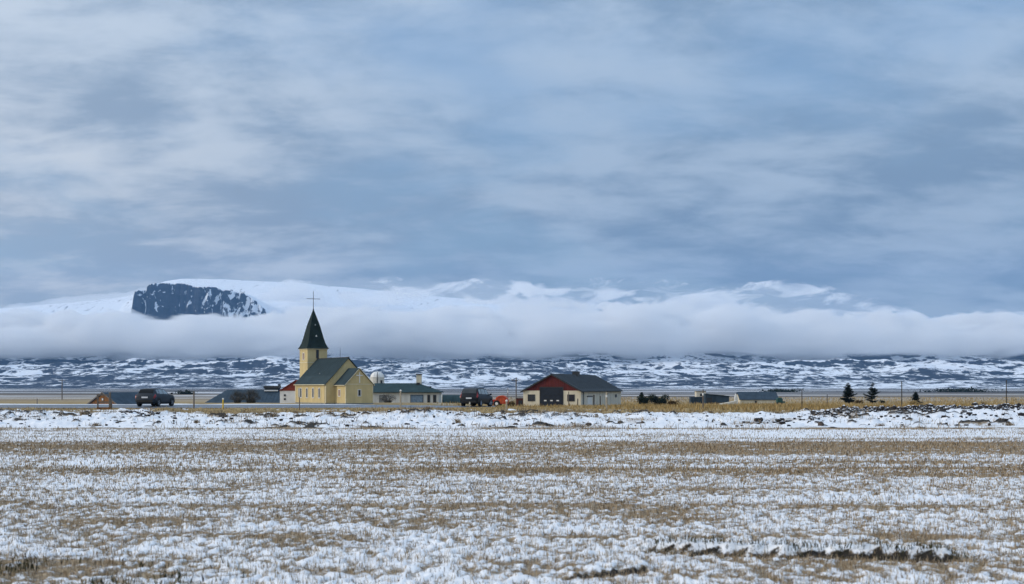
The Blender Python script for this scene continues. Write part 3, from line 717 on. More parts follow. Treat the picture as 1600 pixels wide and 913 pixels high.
for xx in np.arange(0.9, BL, 1.35):
    MB().box(xx, xx + 0.05, -BW - 0.3, -0.02, 0.0, 0.035).build('seam', M_barnroof, br).matrix_local = Matrix.Translation((0, 0, BR + 0.122)) @ Matrix.Rotation(math.atan2(BR - BE, BW), 4, 'X')
bb = MB()
for s in (-1, 1):
    sl = (BR - BE) / BW; a = (s * (BW + 0.36), BE - 0.36 * sl - 0.12)
    bb.prism([a, (0, BR - 0.12), (0, BR + 0.05), (a[0], a[1] + 0.17)], 'x', -0.395, -0.352)
bb.build('barge_board', M_iron, br)
MB().box(13.5, 15.0, -0.42, 0.42, BR - 0.1, BR + 0.52).box(13.4, 15.1, -0.5, 0.5, BR + 0.52, BR + 0.58).build('roof_vent', M_iron, br)
gd = MB().box(-0.075, -0.01, -1.60, 1.70, -0.7, 2.80).build('garage_door', M_door, rb)
for q in range(5): MB().box(-0.105, -0.077, -1.56, 1.66, 0.02 + q * 0.55, 0.53 + q * 0.55).build('panel', M_door, gd, bevel=0.012)
for yv in (-0.88, 0.05, 0.98): MB().box(-0.118, -0.107, yv - 0.19, yv + 0.19, 0.88, 1.05).build('pane', M_white, gd)
dfr = MB().box(-0.13, 0.0, -1.72, -1.605, -0.7, 2.82).box(-0.13, 0.0, 1.705, 1.82, -0.7, 2.82).box(-0.13, 0.0, -1.72, 1.82, 2.825, 2.95)
dfr.build('door_frame', M_iron, gd)
# local +y points to the left in the photograph on this gable
window(rb, '-x', 3.05, 0.93, 0.98, 0.86, at=-0.09, frame=M_iron, fw=0.06, cross=True)
window(rb, '-x', -2.85, 0.93, 0.98, 0.86, at=-0.09, frame=M_iron, fw=0.06, cross=True)
sd_ = MB().box(4.0, 6.7, -BW - 0.05, -BW - 0.003, -0.6, 1.45).build('side_door', M_white, rb)
MB().box(3.7, 7.0, -BW - 0.10, -BW - 0.003, 1.46, 1.62).build('lintel', M_iron, sd_)
MB().box(7.6, 8.3, -BW - 0.07, -BW - 0.003, -0.6, 1.75).build('post', M_greywood, rb)
MB().box(1.1, 1.5, -BW - 0.07, -BW - 0.003, -0.6, 2.2).build('downpipe', M_bluegrey, rb)
MB().box(22.5, 23.8, -BW - 0.07, -BW - 0.003, 1.3, 1.75).build('wall_lamp', M_iron, rb)
for xx in np.arange(2.2, BL, 1.9):
    if 3.4 < xx < 8.5: continue
    MB().box(xx, xx + 0.07, -BW - 0.035, -BW - 0.003, -0.6, BE - 0.1).build('cladding_batten', M_greyclad, rb)

# white house with a red roof half hidden by the church
h, w, r = gable_house('house', 'white house with red roof peeping out left of the church', 471, 226, PZ(632, 226), R(84), 7.0, 5.1, 2.15, 3.75, M_white, M_redroof, 0.05)
MB().prism([(-2.5, 2.17), (2.5, 2.17), (0, 3.65)], 'x', -3.56, -3.505).build('gable_board', M_redroof, h)
window(h, '-x', 1.75, 1.35, 0.22, 0.22, at=-3.5, frame=M_iron, fw=0.04); window(h, '-x', 1.75, 0.75, 0.22, 0.22, at=-3.5, frame=M_iron, fw=0.04)
MB().box(-3.58, -3.502, 1.25, 1.55, -0.6, 0.0).build('step', M_iron, h)

# large low grey hipped roof left of the church
h, w, r = hip_house('low_shed', 'long low shed with large blue-grey hipped roof left of the church', 403, 242, PZ(632.5, 242), R(-3), 15.9, 8.0, 0.2, 2.55, 2.9, M_plinth, M_bluegrey, 0.2, 'shed')
c = MB().box(1.35, 3.6, -0.9, 0.9, 2.0, 3.15).build('clerestory', M_bluegrey, r)
MB().box(1.2, 3.75, -1.05, 1.05, 2.75, 3.2).build('clerestory_roof', M_iron, c)
MB().box(1.3, 3.65, -1.02, -0.905, 2.3, 2.5).build('sill', M_white, c)
MB().box(3.5, 3.9, -0.3, 0.1, 3.205, 3.5).build('chimney', M_iron, c)
for xx in np.arange(-4.8, 6.0, 0.62):
    MB().prism([(xx, -4.3), (xx + 0.05, -4.3), (xx + 0.05, -0.05), (xx, -0.05)], 'z', 0.0, 0.03).build('seam', M_bluegrey, r).matrix_local = Matrix.Translation((0, 0, 2.56)) @ Matrix.Rotation(math.atan2(2.23, 4.2), 4, 'X')

# dwelling right of the church
h, w, r = hip_house('low_house', 'long pale house with green hipped roof right of the church', 620, 255, PZ(632.6, 255), R(-1.5), 15.6, 7.4, 2.18, 3.86, 4.3, M_wall_w, M_greenroof, 0.4)
window(h, '-y', 3.95, 0.45, 2.1, 1.25, at=-3.7, pane=M_pane_blue, frame=M_iron, fw=0.10)
window(h, '-y', 6.05, 0.15, 0.42, 1.6, at=-3.7, frame=M_greywood, fw=0.05, name='door')
window(h, '-y', 7.35 - 0.25, 0.15, 0.5, 1.6, at=-3.7, frame=M_greywood, fw=0.05, name='door')
window(h, '-y', -2.1, 0.3, 1.1, 1.35, at=-3.7, pane=M_plinth, frame=M_greywood, fw=0.07)
window(h, '-y', -4.6, 0.5, 1.0, 1.1, at=-3.7, frame=M_white, fw=0.07)
MB().box(-7.85, 7.85, -3.76, -3.703, -0.7, 0.16).build('plinth', M_plinth, w)
MB().box(0.6, 6.0, -4.5, -3.78, -0.3, 0.38).build('terrace', M_plinth, h)
ch = MB().box(3.55, 4.45, -0.45, 0.45, 2.9, 5.35).build('chimney', M_cream, r)
MB().box(3.45, 4.55, -0.55, 0.55, 5.35, 5.52).build('chimney_cap', M_iron, ch)
MB().box(3.6, 4.2, -0.9, -0.46, 3.4, 3.95).build('flashing', M_iron, ch)
MB().box(6.0, 6.35, -1.6, -1.3, 2.6, 3.25).build('roof_vent', M_iron, r)
MB().box(-7.4, -6.9, -3.78, -3.71, 0.0, 2.1).build('downpipe', M_white, h)

# white domed silo
silo = thing('silo', 'white domed silo tank behind the green roof beside the church', 'silo', (PX(589.5, 285), 285, PZ(631, 285)))
MB().lathe([(1.42, -0.8), (1.42, 5.2), (1.46, 5.2), (1.46, 5.3)], 24).build('tank', M_wall_w, silo, smooth=True)
dm = MB().lathe([(1.44, 5.302), (1.36, 5.65), (1.12, 6.02), (0.78, 6.28), (0.36, 6.42), (0.05, 6.45)], 24).build('dome', M_white, silo, smooth=True)
for q in range(8):
    t = 2 * math.pi * (q + 0.5) / 8; m = MB()
    pr = [(1.45, 5.3), (1.375, 5.66), (1.135, 6.03), (0.79, 6.295), (0.36, 6.435)]
    for (r0, z0), (r1, z1) in zip(pr[:-1], pr[1:]): m.tube((r0 * math.cos(t), r0 * math.sin(t), z0), (r1 * math.cos(t), r1 * math.sin(t), z1), 0.02, seg=4)
    m.build('dome_rib', M_greyclad, dm)
MB().tube((0.15, -1.55, -0.8), (0.15, -1.55, 6.3), 0.07).build('ladder', M_iron, silo)
window(silo, '-y', 0.95, 4.15, 0.3, 0.5, at=-1.2, frame=M_iron, fw=0.05)

# low arched hut between the house and the van
hut = thing('arched_hut', 'low dark arched hut between the pale house and the black van', 'hut', (PX(712, 245), 245, PZ(634, 245)), R(2))
n_a = 12
arc = [(-1.9 * math.cos(math.pi * q / n_a), max(-0.4, 1.85 * math.sin(math.pi * q / n_a) ** 0.8)) for q in range(n_a + 1)]
MB().prism([(p, z) for p, z in arc], 'x', -2.3, 2.6).build('shell', M_greenroof, hut)
MB().prism([(p * 1.04, z * 1.04) for p, z in arc] + [(p * 0.93, z * 0.93) for p, z in arc[::-1]], 'x', -2.42, -2.31).build('end_rim', M_greyclad, hut)
for xx in np.arange(-1.9, 2.5, 0.55):
    MB().prism([(p * 1.015, z * 1.015) for p, z in arc] + [(p * 0.98, z * 0.98) for p, z in arc[::-1]], 'x', xx, xx + 0.05).build('rib', M_bluegrey, hut)

# small red-brown shed beside the barn
h, w, r = gable_house('garden_shed', 'small red-brown shed against the left side of the barn', 813, 226, PZ(636, 226), R(90), 1.6, 1.3, 1.35, 1.5, M_brownbox, M_iron, 0.06, 0.05, 'shed')
MB().box(-0.86, -0.803, -0.35, 0.3, -0.6, 1.05).build('door', M_iron, h)

# turf-roofed wooden store on the left: brown gable to the front, long dark roof behind
h, w, r = gable_house('gabled_store', 'brown wooden gable with dark roof sunk behind the road at left', 200, 178, PZ(633, 178), R(62), 8.6, 4.9, 0.06, 1.52, M_rustwood, M_bluegrey, 0.12, 0.1, 'shed')
gb_ = MB()
for s in (-1, 1):
    a = (s * 2.62, -0.05); gb_.prism([a, (0, 1.50), (0, 1.64), (a[0], a[1] + 0.14)], 'x', -4.56, -4.49)
gb_.build('barge_board', M_greywood, r)
for q in range(14):
    y0 = -2.3 + q * 0.33; zt = 1.40 * (1 - abs(y0 + 0.16) / 2.45) - 0.06
    if zt > 0.05: MB().box(-4.335, -4.302, y0, y0 + 0.30, -0.7, zt).build('board', M_rustwood, h)
window(h, '-x', 0.05, 0.62, 0.26, 0.22, at=-4.336, pane=M_white, frame=M_greywood, fw=0.05)

# the low group of sheds on the right
h, w, r = gable_house('low_barn', 'long low building with blue roof and cream wall near the right', 1182, 262, PZ(632.5, 262), R(1), 6.9, 5.2, 0.95, 2.28, M_cream, M_bluegrey, 0.15, cat='shed')
for xx in np.arange(-3.3, 3.4, 0.55):
    MB().box(xx, xx + 0.04, -2.70, 0, 0.0, 0.02).build('seam', M_bluegrey, r).matrix_local = Matrix.Translation((0, -0.02, 2.41)) @ Matrix.Rotation(math.atan2(1.33, 2.6), 4, 'X')
window(h, '-y', -0.6, 0.3, 0.3, 0.4, at=-2.6, frame=M_greywood, fw=0.05)
sh = thing('lean_to', 'dark blue-grey lean-to shed with sloping roof, right group', 'shed', (PX(1118, 256), 256, PZ(633, 256)), R(2))
MB().prism([(-2.1, -0.6), (2.15, -0.6), (2.15, 1.55), (-2.1, 1.95)], 'y', -1.6, 1.6).build('wall', M_bluegrey, sh)
MB().prism([(-2.2, 1.962), (2.3, 1.54), (2.3, 1.64), (-2.2, 2.06)], 'y', -1.8, 1.8).build('roof', M_roof, sh)
MB().box(-1.9, -0.9, -1.66, -1.603, -0.5, 1.35).build('door', M_iron, sh)
cb = thing('cabin', 'pale flat-roofed cabin standing behind a dark container', 'cabin', (PX(1094, 266), 266, PZ(633, 266)), R(0))
MB().box(-0.85, 0.9, -1.2, 1.2, -0.6, 2.52).build('wall', M_greyclad, cb); MB().box(-0.95, 1.0, -1.3, 1.3, 2.522, 2.62).build('roof', M_plinth, cb)
window(cb, '-y', 0.1, 1.7, 0.5, 0.4, at=-1.2, frame=M_plinth, fw=0.06)
ct = thing('container', 'dark blue-grey container in front of the pale cabin', 'container', (PX(1089.5, 258), 258, PZ(632.5, 258)), R(0))
MB().box(-1.35, 1.35, -1.0, 1.0, -0.5, 1.42).build('body', M_bluegrey, ct, bevel=0.03)
for xx in np.arange(-1.2, 1.25, 0.3): MB().box(xx, xx + 0.12, -1.05, -1.002, 0.0, 1.36).build('rib', M_bluegrey, ct)
sh2 = thing('sheet_pile', 'sloping pile of pale roofing sheets in front of the dark lean-to', 'sheets', (PX(1131, 238), 238, PZ(634, 238)), R(3))
for q in range(6):
    x0 = -2.0 + 0.28 * q; z0 = 0.0 + 0.10 * q
    MB().prism([(x0, z0 - 0.25), (2.0 + 0.05 * q, z0 + 0.28), (2.0 + 0.05 * q, z0 + 0.34), (x0, z0 - 0.19)], 'y', -0.9 + 0.07 * q, 0.8 + 0.05 * q).build('sheet', M_greyclad, sh2)
ob = thing('white_obelisk', 'narrow pointed white post standing before the blue-roofed building', 'post', (PX(1150, 240), 240, PZ(634.5, 240)))
MB().prism([(-0.36, -0.4), (0.30, -0.4), (0.27, 1.35), (0.08, 2.0), (-0.12, 2.08), (-0.30, 1.3)], 'y', -0.22, 0.22).build('shaft', M_white, ob, bevel=0.03)
MB().prism([(-0.045, 0.2), (0.045, 0.2), (0.03, 1.7), (-0.03, 1.7)], 'y', -0.25, -0.222).build('groove', M_cream, ob)
gt = thing('green_tank', 'small dark green tank on legs right of the blue-roofed building', 'tank', (PX(1218, 232), 232, PZ(632.5, 232)), R(6))
M_greentank = simple('green_tank_paint', (0.025, 0.085, 0.075), 0.6)
MB().box(-0.5, 0.45, -0.4, 0.4, 0.32, 1.0).build('body', M_greentank, gt, bevel=0.06)
MB().box(-0.3, 0.3, -0.3, 0.3, 1.0, 1.16).build('lid', M_greentank, gt, bevel=0.03)
for xx in (-0.42, 0.32): MB().box(xx, xx + 0.1, -0.3, 0.3, -0.3, 0.315).build('leg', M_iron, gt)
MB().box(0.46, 0.85, -0.25, 0.25, 0.3, 0.55).build('pump', M_greentank, gt)
# ================================================================= VEHICLES
M_tyre = simple('tyre_rubber', (0.012, 0.012, 0.013), 0.85, var=0.2)
M_rim = simple('alloy_rim', (0.22, 0.23, 0.25), 0.35, metal=0.7, var=0.2)
M_black = simple('black_trim', (0.010, 0.011, 0.012), 0.55, var=0.2)
M_taillight = simple('red_tail_lamp', (0.22, 0.012, 0.014), 0.25, var=0.1, spec=0.5)
M_plate = simple('white_plate', (0.62, 0.63, 0.65), 0.5, var=0.05)
M_glass = simple('tinted_glass', (0.006, 0.008, 0.010), 0.3, var=0.1, spec=0.10)
M_glass_sky = simple('side_glass_painted_sky', (0.27, 0.32, 0.35), 0.2, var=0.3, scale=3, spec=0.4)  # opaque panes; pale colour stands for the sky light seen through them
M_darkgrey = simple('dark_grey_paint', (0.020, 0.028, 0.040), 0.45, var=0.12, spec=0.22, coat=0.05)
M_blackpaint = simple('blue_black_paint', (0.005, 0.007, 0.012), 0.45, var=0.12, spec=0.22, coat=0.05)

def car(name, label, px, D, zb, heading, L, st, paint, wheel_r, wheel_x, half, windows, plate_z, lamps, steer=0.0, rim=M_rim):
    """st rows: x, underside, belt, roof, half width, half roof width. local x = forward"""
    st = np.array(st, float)
    def par(x): return [np.interp(x, st[:, 0], st[:, q]) for q in range(1, 6)]
    def ring(x):
        zb_, bl, rf, w, wr = par(x)
        return np.array([(0, zb_), (w * 0.84, zb_), (w * 0.97, zb_ + 0.10), (w, 0.55 * zb_ + 0.45 * bl), (w * 0.985, bl - 0.06), (w * 0.95, bl), (wr, rf - 0.07), (wr * 0.86, rf - 0.015), (0, rf)])
    def S(x, t, side):
        r = ring(x); i = min(int(t), 7); f = t - i; p = r[i] * (1 - f) + r[i + 1] * f
        return Vector((x, side * p[0], p[1]))
    car_o = thing(name, label, 'car', (PX(px, D), D, zb), heading)
    xs = []
    for a, b in zip(st[:-1, 0], st[1:, 0]): xs += list(np.linspace(a, b, max(2, int((b - a) / 0.12)), endpoint=False))
    xs.append(st[-1, 0])
    m = MB(); rings = []
    for x in xs:
        r = ring(x); pts = [(x, p[0], p[1]) for p in r] + [(x, -p[0], p[1]) for p in r[-2:0:-1]]
        rings.append(len(m.v)); m.v += pts
    k = len(pts)
    for a, b in zip(rings[:-1], rings[1:]):
        for q in range(k): r = (q + 1) % k; m.f.append((a + q, a + r, b + r, b + q))
    m.f += [tuple(range(rings[0], rings[0] + k)), tuple(range(rings[-1] + k - 1, rings[-1] - 1, -1))]
    body = m.build('body', paint, car_o, smooth=True)
    def patch(nm, x0, x1, t0, t1, sides, mat, off=0.012, parent=car_o, nx=6, nt=4, both=False):
        for sd_ in sides:
            g = [[S(x, t, sd_) for t in np.linspace(t0, t1, nt)] for x in np.linspace(x0, x1, nx)]
            mm = MB(); n_ = (g[1][0] - g[0][0]).cross(g[0][1] - g[0][0])
            ids = {}
            for a in range(nx):
                for b in range(nt):
                    a2, b2 = min(a, nx - 2), min(b, nt - 2)
                    nn = (g[a2 + 1][b2] - g[a2][b2]).cross(g[a2][b2 + 1] - g[a2][b2]).normalized() * -sd_
                    ids[a, b] = len(mm.v); mm.v.append(tuple(g[a][b] + nn * off))
            for a in range(nx - 1):
                for b in range(nt - 1): mm.f.append((ids[a, b], ids[a + 1, b], ids[a + 1, b + 1], ids[a, b + 1]))
            mm.build(nm, mat, parent)
    for (nm, x0, x1, t0, t1, mat) in windows:
        if nm in ('rear_window', 'windscreen'):
            mm = MB(); nx, ny = 5, 9; ids = {}
            for a, x in enumerate(np.linspace(x0, x1, nx)):
                zb_, bl, rf, w, wr = par(x)
                z2 = par(x + 0.02); sl = (z2[2] - rf) / 0.02; nn = Vector((-sl, 0, 1)).normalized() * 0.02
                for b, f in enumerate(np.linspace(-1, 1, ny)):
                    yv = f * wr * t1; zz_ = rf - 0.02 * f * f
                    ids[a, b] = len(mm.v); mm.v.append((x + nn.x, yv, zz_ + nn.z))
            for a in range(nx - 1):
                for b in range(ny - 1): mm.f.append((ids[a, b], ids[a + 1, b], ids[a + 1, b + 1], ids[a, b + 1]))
            mm.build(nm, mat, car_o)
        else: patch(nm, x0, x1, t0, t1, (-1, 1), mat)
    for (x0, x1, t0, t1) in lamps: patch('tail_lamp', x0, x1, t0, t1, (-1, 1), M_taillight, 0.016)
    patch('door_seam', wheel_x[1] - 0.55, wheel_x[1] - 0.535, 2.2, 5.0, (-1, 1), M_black, 0.008, nx=2, nt=5)
    patch('door_seam', wheel_x[0] + 0.62, wheel_x[0] + 0.635, 2.2, 5.0, (-1, 1), M_black, 0.008, nx=2, nt=5)
    patch('sill', wheel_x[0] + wheel_r, wheel_x[1] - wheel_r, 1.05, 2.1, (-1, 1), M_black, 0.01)
    MB().box(-0.02, 0.12, -half * 0.78, half * 0.78, st[0, 1] - 0.06, st[0, 1] + 0.16).build('rear_bumper', M_black, car_o, bevel=0.03)
    MB().box(-0.015, 0.10, -0.26, 0.26, plate_z, plate_z + 0.12).build('number_plate', M_plate, car_o)
    MB().box(st[-1, 0] - 0.1, st[-1, 0] + 0.02, -half * 0.7, half * 0.7, st[-1, 1] - 0.06, st[-1, 1] + 0.12).build('front_bumper', M_black, car_o, bevel=0.03)
    for s in (-1, 1):
        MB().box(wheel_x[1] - 0.28, wheel_x[1] - 0.12, s * (half + 0.04) - 0.09, s * (half + 0.04) + 0.09, st[:, 2].max() - 0.01, st[:, 2].max() + 0.13).build('mirror', M_black, car_o, bevel=0.03)
        for q, wx in enumerate(wheel_x):
            yc = s * (half - 0.10)
            rw = wheel_r
            # arch lip
            am = MB(); na = 14
            for e in range(na):
                t0, t1 = math.pi * e / na, math.pi * (e + 1) / na
                for_pts = [(wx + (rw + 0.085) * math.cos(t), wheel_r + (rw + 0.085) * math.sin(t)) for t in (t0, t1)] + [(wx + (rw - 0.06) * math.cos(t), wheel_r + (rw - 0.06) * math.sin(t)) for t in (t1, t0)]
                am.prism(for_pts, 'y', s * (half - 0.06), s * (half + 0.012))
            am.build('wheel_arch', M_black, car_o)
            w = thing_part('wheel', car_o, (wx, yc, wheel_r), s, steer if q == 1 else 0.0, rw, rim)
    return car_o
def thing_part(name, parent, loc, s, steer, r, rim):
    ty = MB().lathe([(r * 0.62, -0.105), (r * 0.93, -0.11), (r, -0.07), (r, 0.07), (r * 0.93, 0.11), (r * 0.62, 0.105)], 20, 'y').build(name, M_tyre, parent, smooth=True)
    ty.location = loc; ty.rotation_euler = (0, 0, steer)
    rm = MB(); rm.lathe([(r * 0.60, 0.05 * s), (r * 0.60, 0.108 * s), (r * 0.54, 0.108 * s), (r * 0.50, 0.075 * s)], 20, 'y')
    for k_ in range(5):
        t = 2 * math.pi * k_ / 5; c_, s_ = math.cos(t), math.sin(t); wv_ = r * 0.09
        rm.prism([(c_ * r * 0.1 - s_ * wv_, s_ * r * 0.1 + c_ * wv_), (c_ * r * 0.1 + s_ * wv_, s_ * r * 0.1 - c_ * wv_), (c_ * r * 0.56 + s_ * wv_, s_ * r * 0.56 - c_ * wv_), (c_ * r * 0.56 - s_ * wv_, s_ * r * 0.56 + c_ * wv_)], 'y', 0.078 * s, 0.115 * s)
    rm.build('rim', rim, ty)
    return ty
HB = [(0.0, .36, .60, .70, .74, .62), (.06, .28, .80, .92, .83, .70), (.16, .25, .92, 1.04, .86, .68), (.30, .24, .94, 1.20, .865, .645), (.48, .23, .95, 1.37, .87, .62), (.75, .22, .95, 1.425, .87, .61),
      (1.5, .21, .94, 1.45, .875, .615), (2.1, .21, .93, 1.41, .875, .60), (2.55, .21, .92, 1.20, .87, .63), (2.98, .21, .91, .985, .865, .68), (3.5, .23, .86, .91, .85, .68), (3.82, .27, .72, .78, .79, .62), (3.97, .34, .56, .64, .66, .5)]
HB = [(r[0] * 0.95,) + r[1:] for r in HB]
hd = R(90 - 27) + math.atan2(-PX(226, 112), 112)
zr_ = float(road_z(np.array([PX(226, 112)]))[0] + 0.0127 * (112 - 112.5)) + 0.004
car('parked_car', 'dark grey hatchback seen from behind on the road at left', 226, 111.2, zr_, hd, 3.97, HB, M_darkgrey, 0.315, (0.68, 3.04), 0.875,
    [('rear_window', .17, .43, 0, 0.93, M_glass), ('side_window', .55, .86, 5.2, 5.93, M_glass_sky), ('side_window', .93, 1.60, 5.1, 5.93, M_glass_sky), ('side_window', 1.67, 2.36, 5.1, 5.92, M_glass_sky), ('windscreen', 2.05, 2.77, 0, 0.93, M_glass)],
    0.66, [(.03, .26, 3.6, 5.3)])
VN = [(0.0, .40, .75, .84, .78, .70), (.05, .32, .95, 1.02, .85, .74), (.12, .29, 1.00, 1.22, .865, .72), (.26, .27, 1.02, 1.55, .87, .68), (.42, .26, 1.02, 1.645, .875, .66), (1.2, .25, 1.01, 1.69, .88, .66),
      (2.2, .24, 1.00, 1.67, .88, .66), (2.65, .24, .99, 1.58, .88, .65), (3.1, .24, .98, 1.30, .875, .68), (3.45, .25, .97, 1.08, .87, .71), (3.85, .27, .90, .97, .85, .7), (4.1, .31, .76, .82, .79, .64), (4.22, .40, .58, .66, .66, .5)]
hd2 = R(90 - 20) + math.atan2(-PX(733, 125), 125)
car('parked_van', 'tall blue-black people carrier seen from behind near the centre', 732.5, 124, PZ(636.0, 124), hd2, 4.22, VN, M_blackpaint, 0.345, (0.75, 3.35), 0.88,
    [('rear_window', .11, .38, 0, 0.92, simple('van_rear_glass', (0.055, 0.065, 0.075), 0.3, var=0.3, spec=0.2)), ('side_window', .45, 1.05, 5.2, 5.9, M_glass_sky), ('side_window', 1.13, 1.95, 5.15, 5.9, M_glass_sky), ('side_window', 2.03, 2.78, 5.15, 5.88, M_glass_sky), ('windscreen', 2.66, 3.42, 0, 0.93, M_glass)],
    0.70, [(.02, .20, 4.0, 6.2)], steer=R(-22), rim=simple('pale_rim', (0.30, 0.36, 0.45), 0.35, metal=0.4))

# orange farm machine (round baler) behind the van
M_orange = simple('faded_orange_paint', (0.55, 0.085, 0.022), 0.55, var=0.25, scale=2.0)
M_orred = simple('orange_red_paint', (0.42, 0.035, 0.018), 0.55, var=0.25, scale=2.0)
Dt = 188.0
tb = thing('round_baler', 'orange farm baler parked beside the black people carrier', 'baler', (PX(781, Dt), Dt, PZ(636, Dt)), R(-8))
pts = [(-0.2, 0.45), (1.0, 0.35), (1.12, 0.75), (1.0, 1.15), (0.75, 1.42), (0.4, 1.52), (-0.1, 1.45), (-0.45, 1.2), (-0.5, 0.8)]
bd = MB().prism(pts, 'y', -0.75, 0.75).build('drum_housing', M_orange, tb, bevel=0.04)
rim_ = MB(); cpt = (0.33, 0.9)
for e in range(16):
    t0, t1 = 2 * math.pi * e / 16, 2 * math.pi * (e + 1) / 16
    rim_.prism([(cpt[0] + 0.58 * math.cos(t0), cpt[1] + 0.52 * math.sin(t0)), (cpt[0] + 0.58 * math.cos(t1), cpt[1] + 0.52 * math.sin(t1)), (cpt[0] + 0.50 * math.cos(t1), cpt[1] + 0.44 * math.sin(t1)), (cpt[0] + 0.50 * math.cos(t0), cpt[1] + 0.44 * math.sin(t0))], 'y', -0.82, -0.752)
rim_.build('side_ring', M_orred, bd)
MB().box(-1.25, -0.35, -0.6, 0.6, 0.62, 0.98).build('feed_hood', M_orred, tb, bevel=0.05)
MB().box(-1.2, -0.3, -0.55, 0.55, 0.15, 0.55).build('pickup', M_orred, tb, bevel=0.04)
MB().tube((-1.1, 0, 0.45), (-2.0, 0, 0.4), 0.07).build('drawbar', M_iron, tb)
for yv in (-0.9, 0.9):
    wt = MB().lathe([(0.2, -0.12), (0.40, -0.13), (0.44, -0.08), (0.44, 0.08), (0.40, 0.13), (0.2, 0.12)], 18, 'y', (0, 0, 0)).build('wheel', M_tyre, tb, smooth=True)
    wt.location = (-0.28, yv, 0.44)
    MB().lathe([(0.2, -0.135), (0.2, 0.135)], 12, 'y').build('hub', M_white, wt)
# ================================================================= GRASS, STONES, PLANTS, POSTS
def tone_mat(name, stops, rough=0.9, trans=0.0):
    n = N(name); a = n.attr('tone')
    r = n.new('ShaderNodeValToRGB'); n.put(a, r.inputs[0])
    els = r.color_ramp.elements
    while len(els) < len(stops): els.new(0.5)
    for e, (p, c) in zip(els, stops): e.position = p; e.color = (*c, 1)
    return n.bsdf(r.outputs[0], rough, 0.0, None, 0.15)
M_stub = tone_mat('dry_stubble', [(0.0, (0.050, 0.038, 0.028)), (0.25, (0.155, 0.110, 0.066)), (0.55, (0.33, 0.240, 0.142)), (0.85, (0.48, 0.375, 0.245)), (1.0, (0.60, 0.52, 0.41))])
M_tangrass = tone_mat('bleached_grass', [(0.0, (0.15, 0.10, 0.040)), (0.4, (0.31, 0.212, 0.082)), (0.75, (0.43, 0.31, 0.135)), (1.0, (0.54, 0.42, 0.22))])
M_moss = tone_mat('moss_and_dead_leaf', [(0.0, (0.012, 0.012, 0.010)), (0.5, (0.040, 0.042, 0.022)), (1.0, (0.11, 0.10, 0.045))])
M_needle = tone_mat('spruce_needles', [(0.0, (0.008, 0.016, 0.013)), (0.6, (0.020, 0.036, 0.028)), (1.0, (0.045, 0.062, 0.042))])
M_twig = tone_mat('bare_twigs', [(0.0, (0.035, 0.038, 0.040)), (0.6, (0.085, 0.085, 0.08)), (1.0, (0.17, 0.155, 0.13))])
M_brownleaf = tone_mat('brown_brush', [(0.0, (0.035, 0.022, 0.010)), (0.6, (0.11, 0.070, 0.028)), (1.0, (0.22, 0.15, 0.07))])

def blades(x, y, z, h, w, lean, tone, bend=0.35):
    """each blade: a tapered two-segment strip leaning its own way"""
    k = len(x); ang = rng.uniform(0, 2 * np.pi, k); la = rng.uniform(0, 2 * np.pi, k)
    dx, dy = np.cos(ang) * w / 2, np.sin(ang) * w / 2
    ox, oy = np.cos(la) * h * lean, np.sin(la) * h * lean
    v = np.zeros((k, 5, 3))
    v[:, 0] = np.stack([x - dx, y - dy, z - 0.01], 1); v[:, 1] = np.stack([x + dx, y + dy, z - 0.01], 1)
    mx_, my_ = x + ox * bend, y + oy * bend
    v[:, 2] = np.stack([mx_ + dx * 0.7, my_ + dy * 0.7, z + h * 0.6], 1); v[:, 3] = np.stack([mx_ - dx * 0.7, my_ - dy * 0.7, z + h * 0.6], 1)
    v[:, 4] = np.stack([x + ox, y + oy, z + h * np.sqrt(np.maximum(0.05, 1 - lean ** 2 * 0.5))], 1)
    b = (np.arange(k) * 5)[:, None]
    f = np.concatenate([b + np.array([[0, 1, 2]]), b + np.array([[0, 2, 3]]), b + np.array([[3, 2, 4]])])
    return v.reshape(-1, 3), f, np.repeat(tone, 5)
def grass_obj(name, parts, mat, **props):
    co = []; fs = []; tn = []; o = 0
    for v, f, t in parts: co.append(v); fs.append(f + o); tn.append(t); o += len(v)
    me = tri_mesh(name, np.concatenate(co), np.concatenate(fs), {'tone': np.concatenate(tn)})
    return link(name, me, mat, kind='stuff', **props)

def scatter(n_, d0, d1, power=1.0, margin=1.30, off=0.0):
    """points over the visible wedge of ground, spread evenly over the picture rather than the ground when power < 1"""
    uu = rng.uniform(0, 1, n_)
    d = (d0 ** (2 * power) + uu * (d1 ** (2 * power) - d0 ** (2 * power))) ** (1 / (2 * power)) if power > 0 else d0 * (d1 / d0) ** uu
    x = rng.uniform(-1, 1, n_) * (0.36 * margin * d + 2.2) + off
    return x, d

# stubble in the near field
parts = []
x, y = scatter(430000, 9.0, 30, 0.35)
c, t_, s_ = field_cover(x, y)
keep = rng.uniform(0, 1, len(x)) < np.clip(1.08 - c, 0.06, 1) * (0.35 + 0.9 * vnoise(x * 3.1, y * 2.4, 401))
x, y, c = x[keep], y[keep], c[keep]
z = land(x, y); k = len(x)
h = rng.uniform(0.02, 0.07, k) * (1 + 0.7 * (rng.uniform(0, 1, k) > 0.93)); w = rng.uniform(0.004, 0.009, k) * np.maximum(1, y / 15)
parts.append(blades(x, y, z, h, w, rng.uniform(0.1, 0.75, k), np.clip(rng.normal(0.55, 0.26, k) + 0.12 * (0.5 - c), 0, 1)))
x, y = scatter(180000, 28, 57.5, 0.5)
c, t_, s_ = field_cover(x, y)
keep = rng.uniform(0, 1, len(x)) < np.clip(1.02 - c, 0.05, 1)
x, y, c = x[keep], y[keep], c[keep]; z = land(x, y); k = len(x)
parts.append(blades(x, y, z, rng.uniform(0.03, 0.10, k), rng.uniform(0.010, 0.022, k), rng.uniform(0.1, 0.7, k), np.clip(rng.normal(0.52, 0.22, k), 0, 1)))
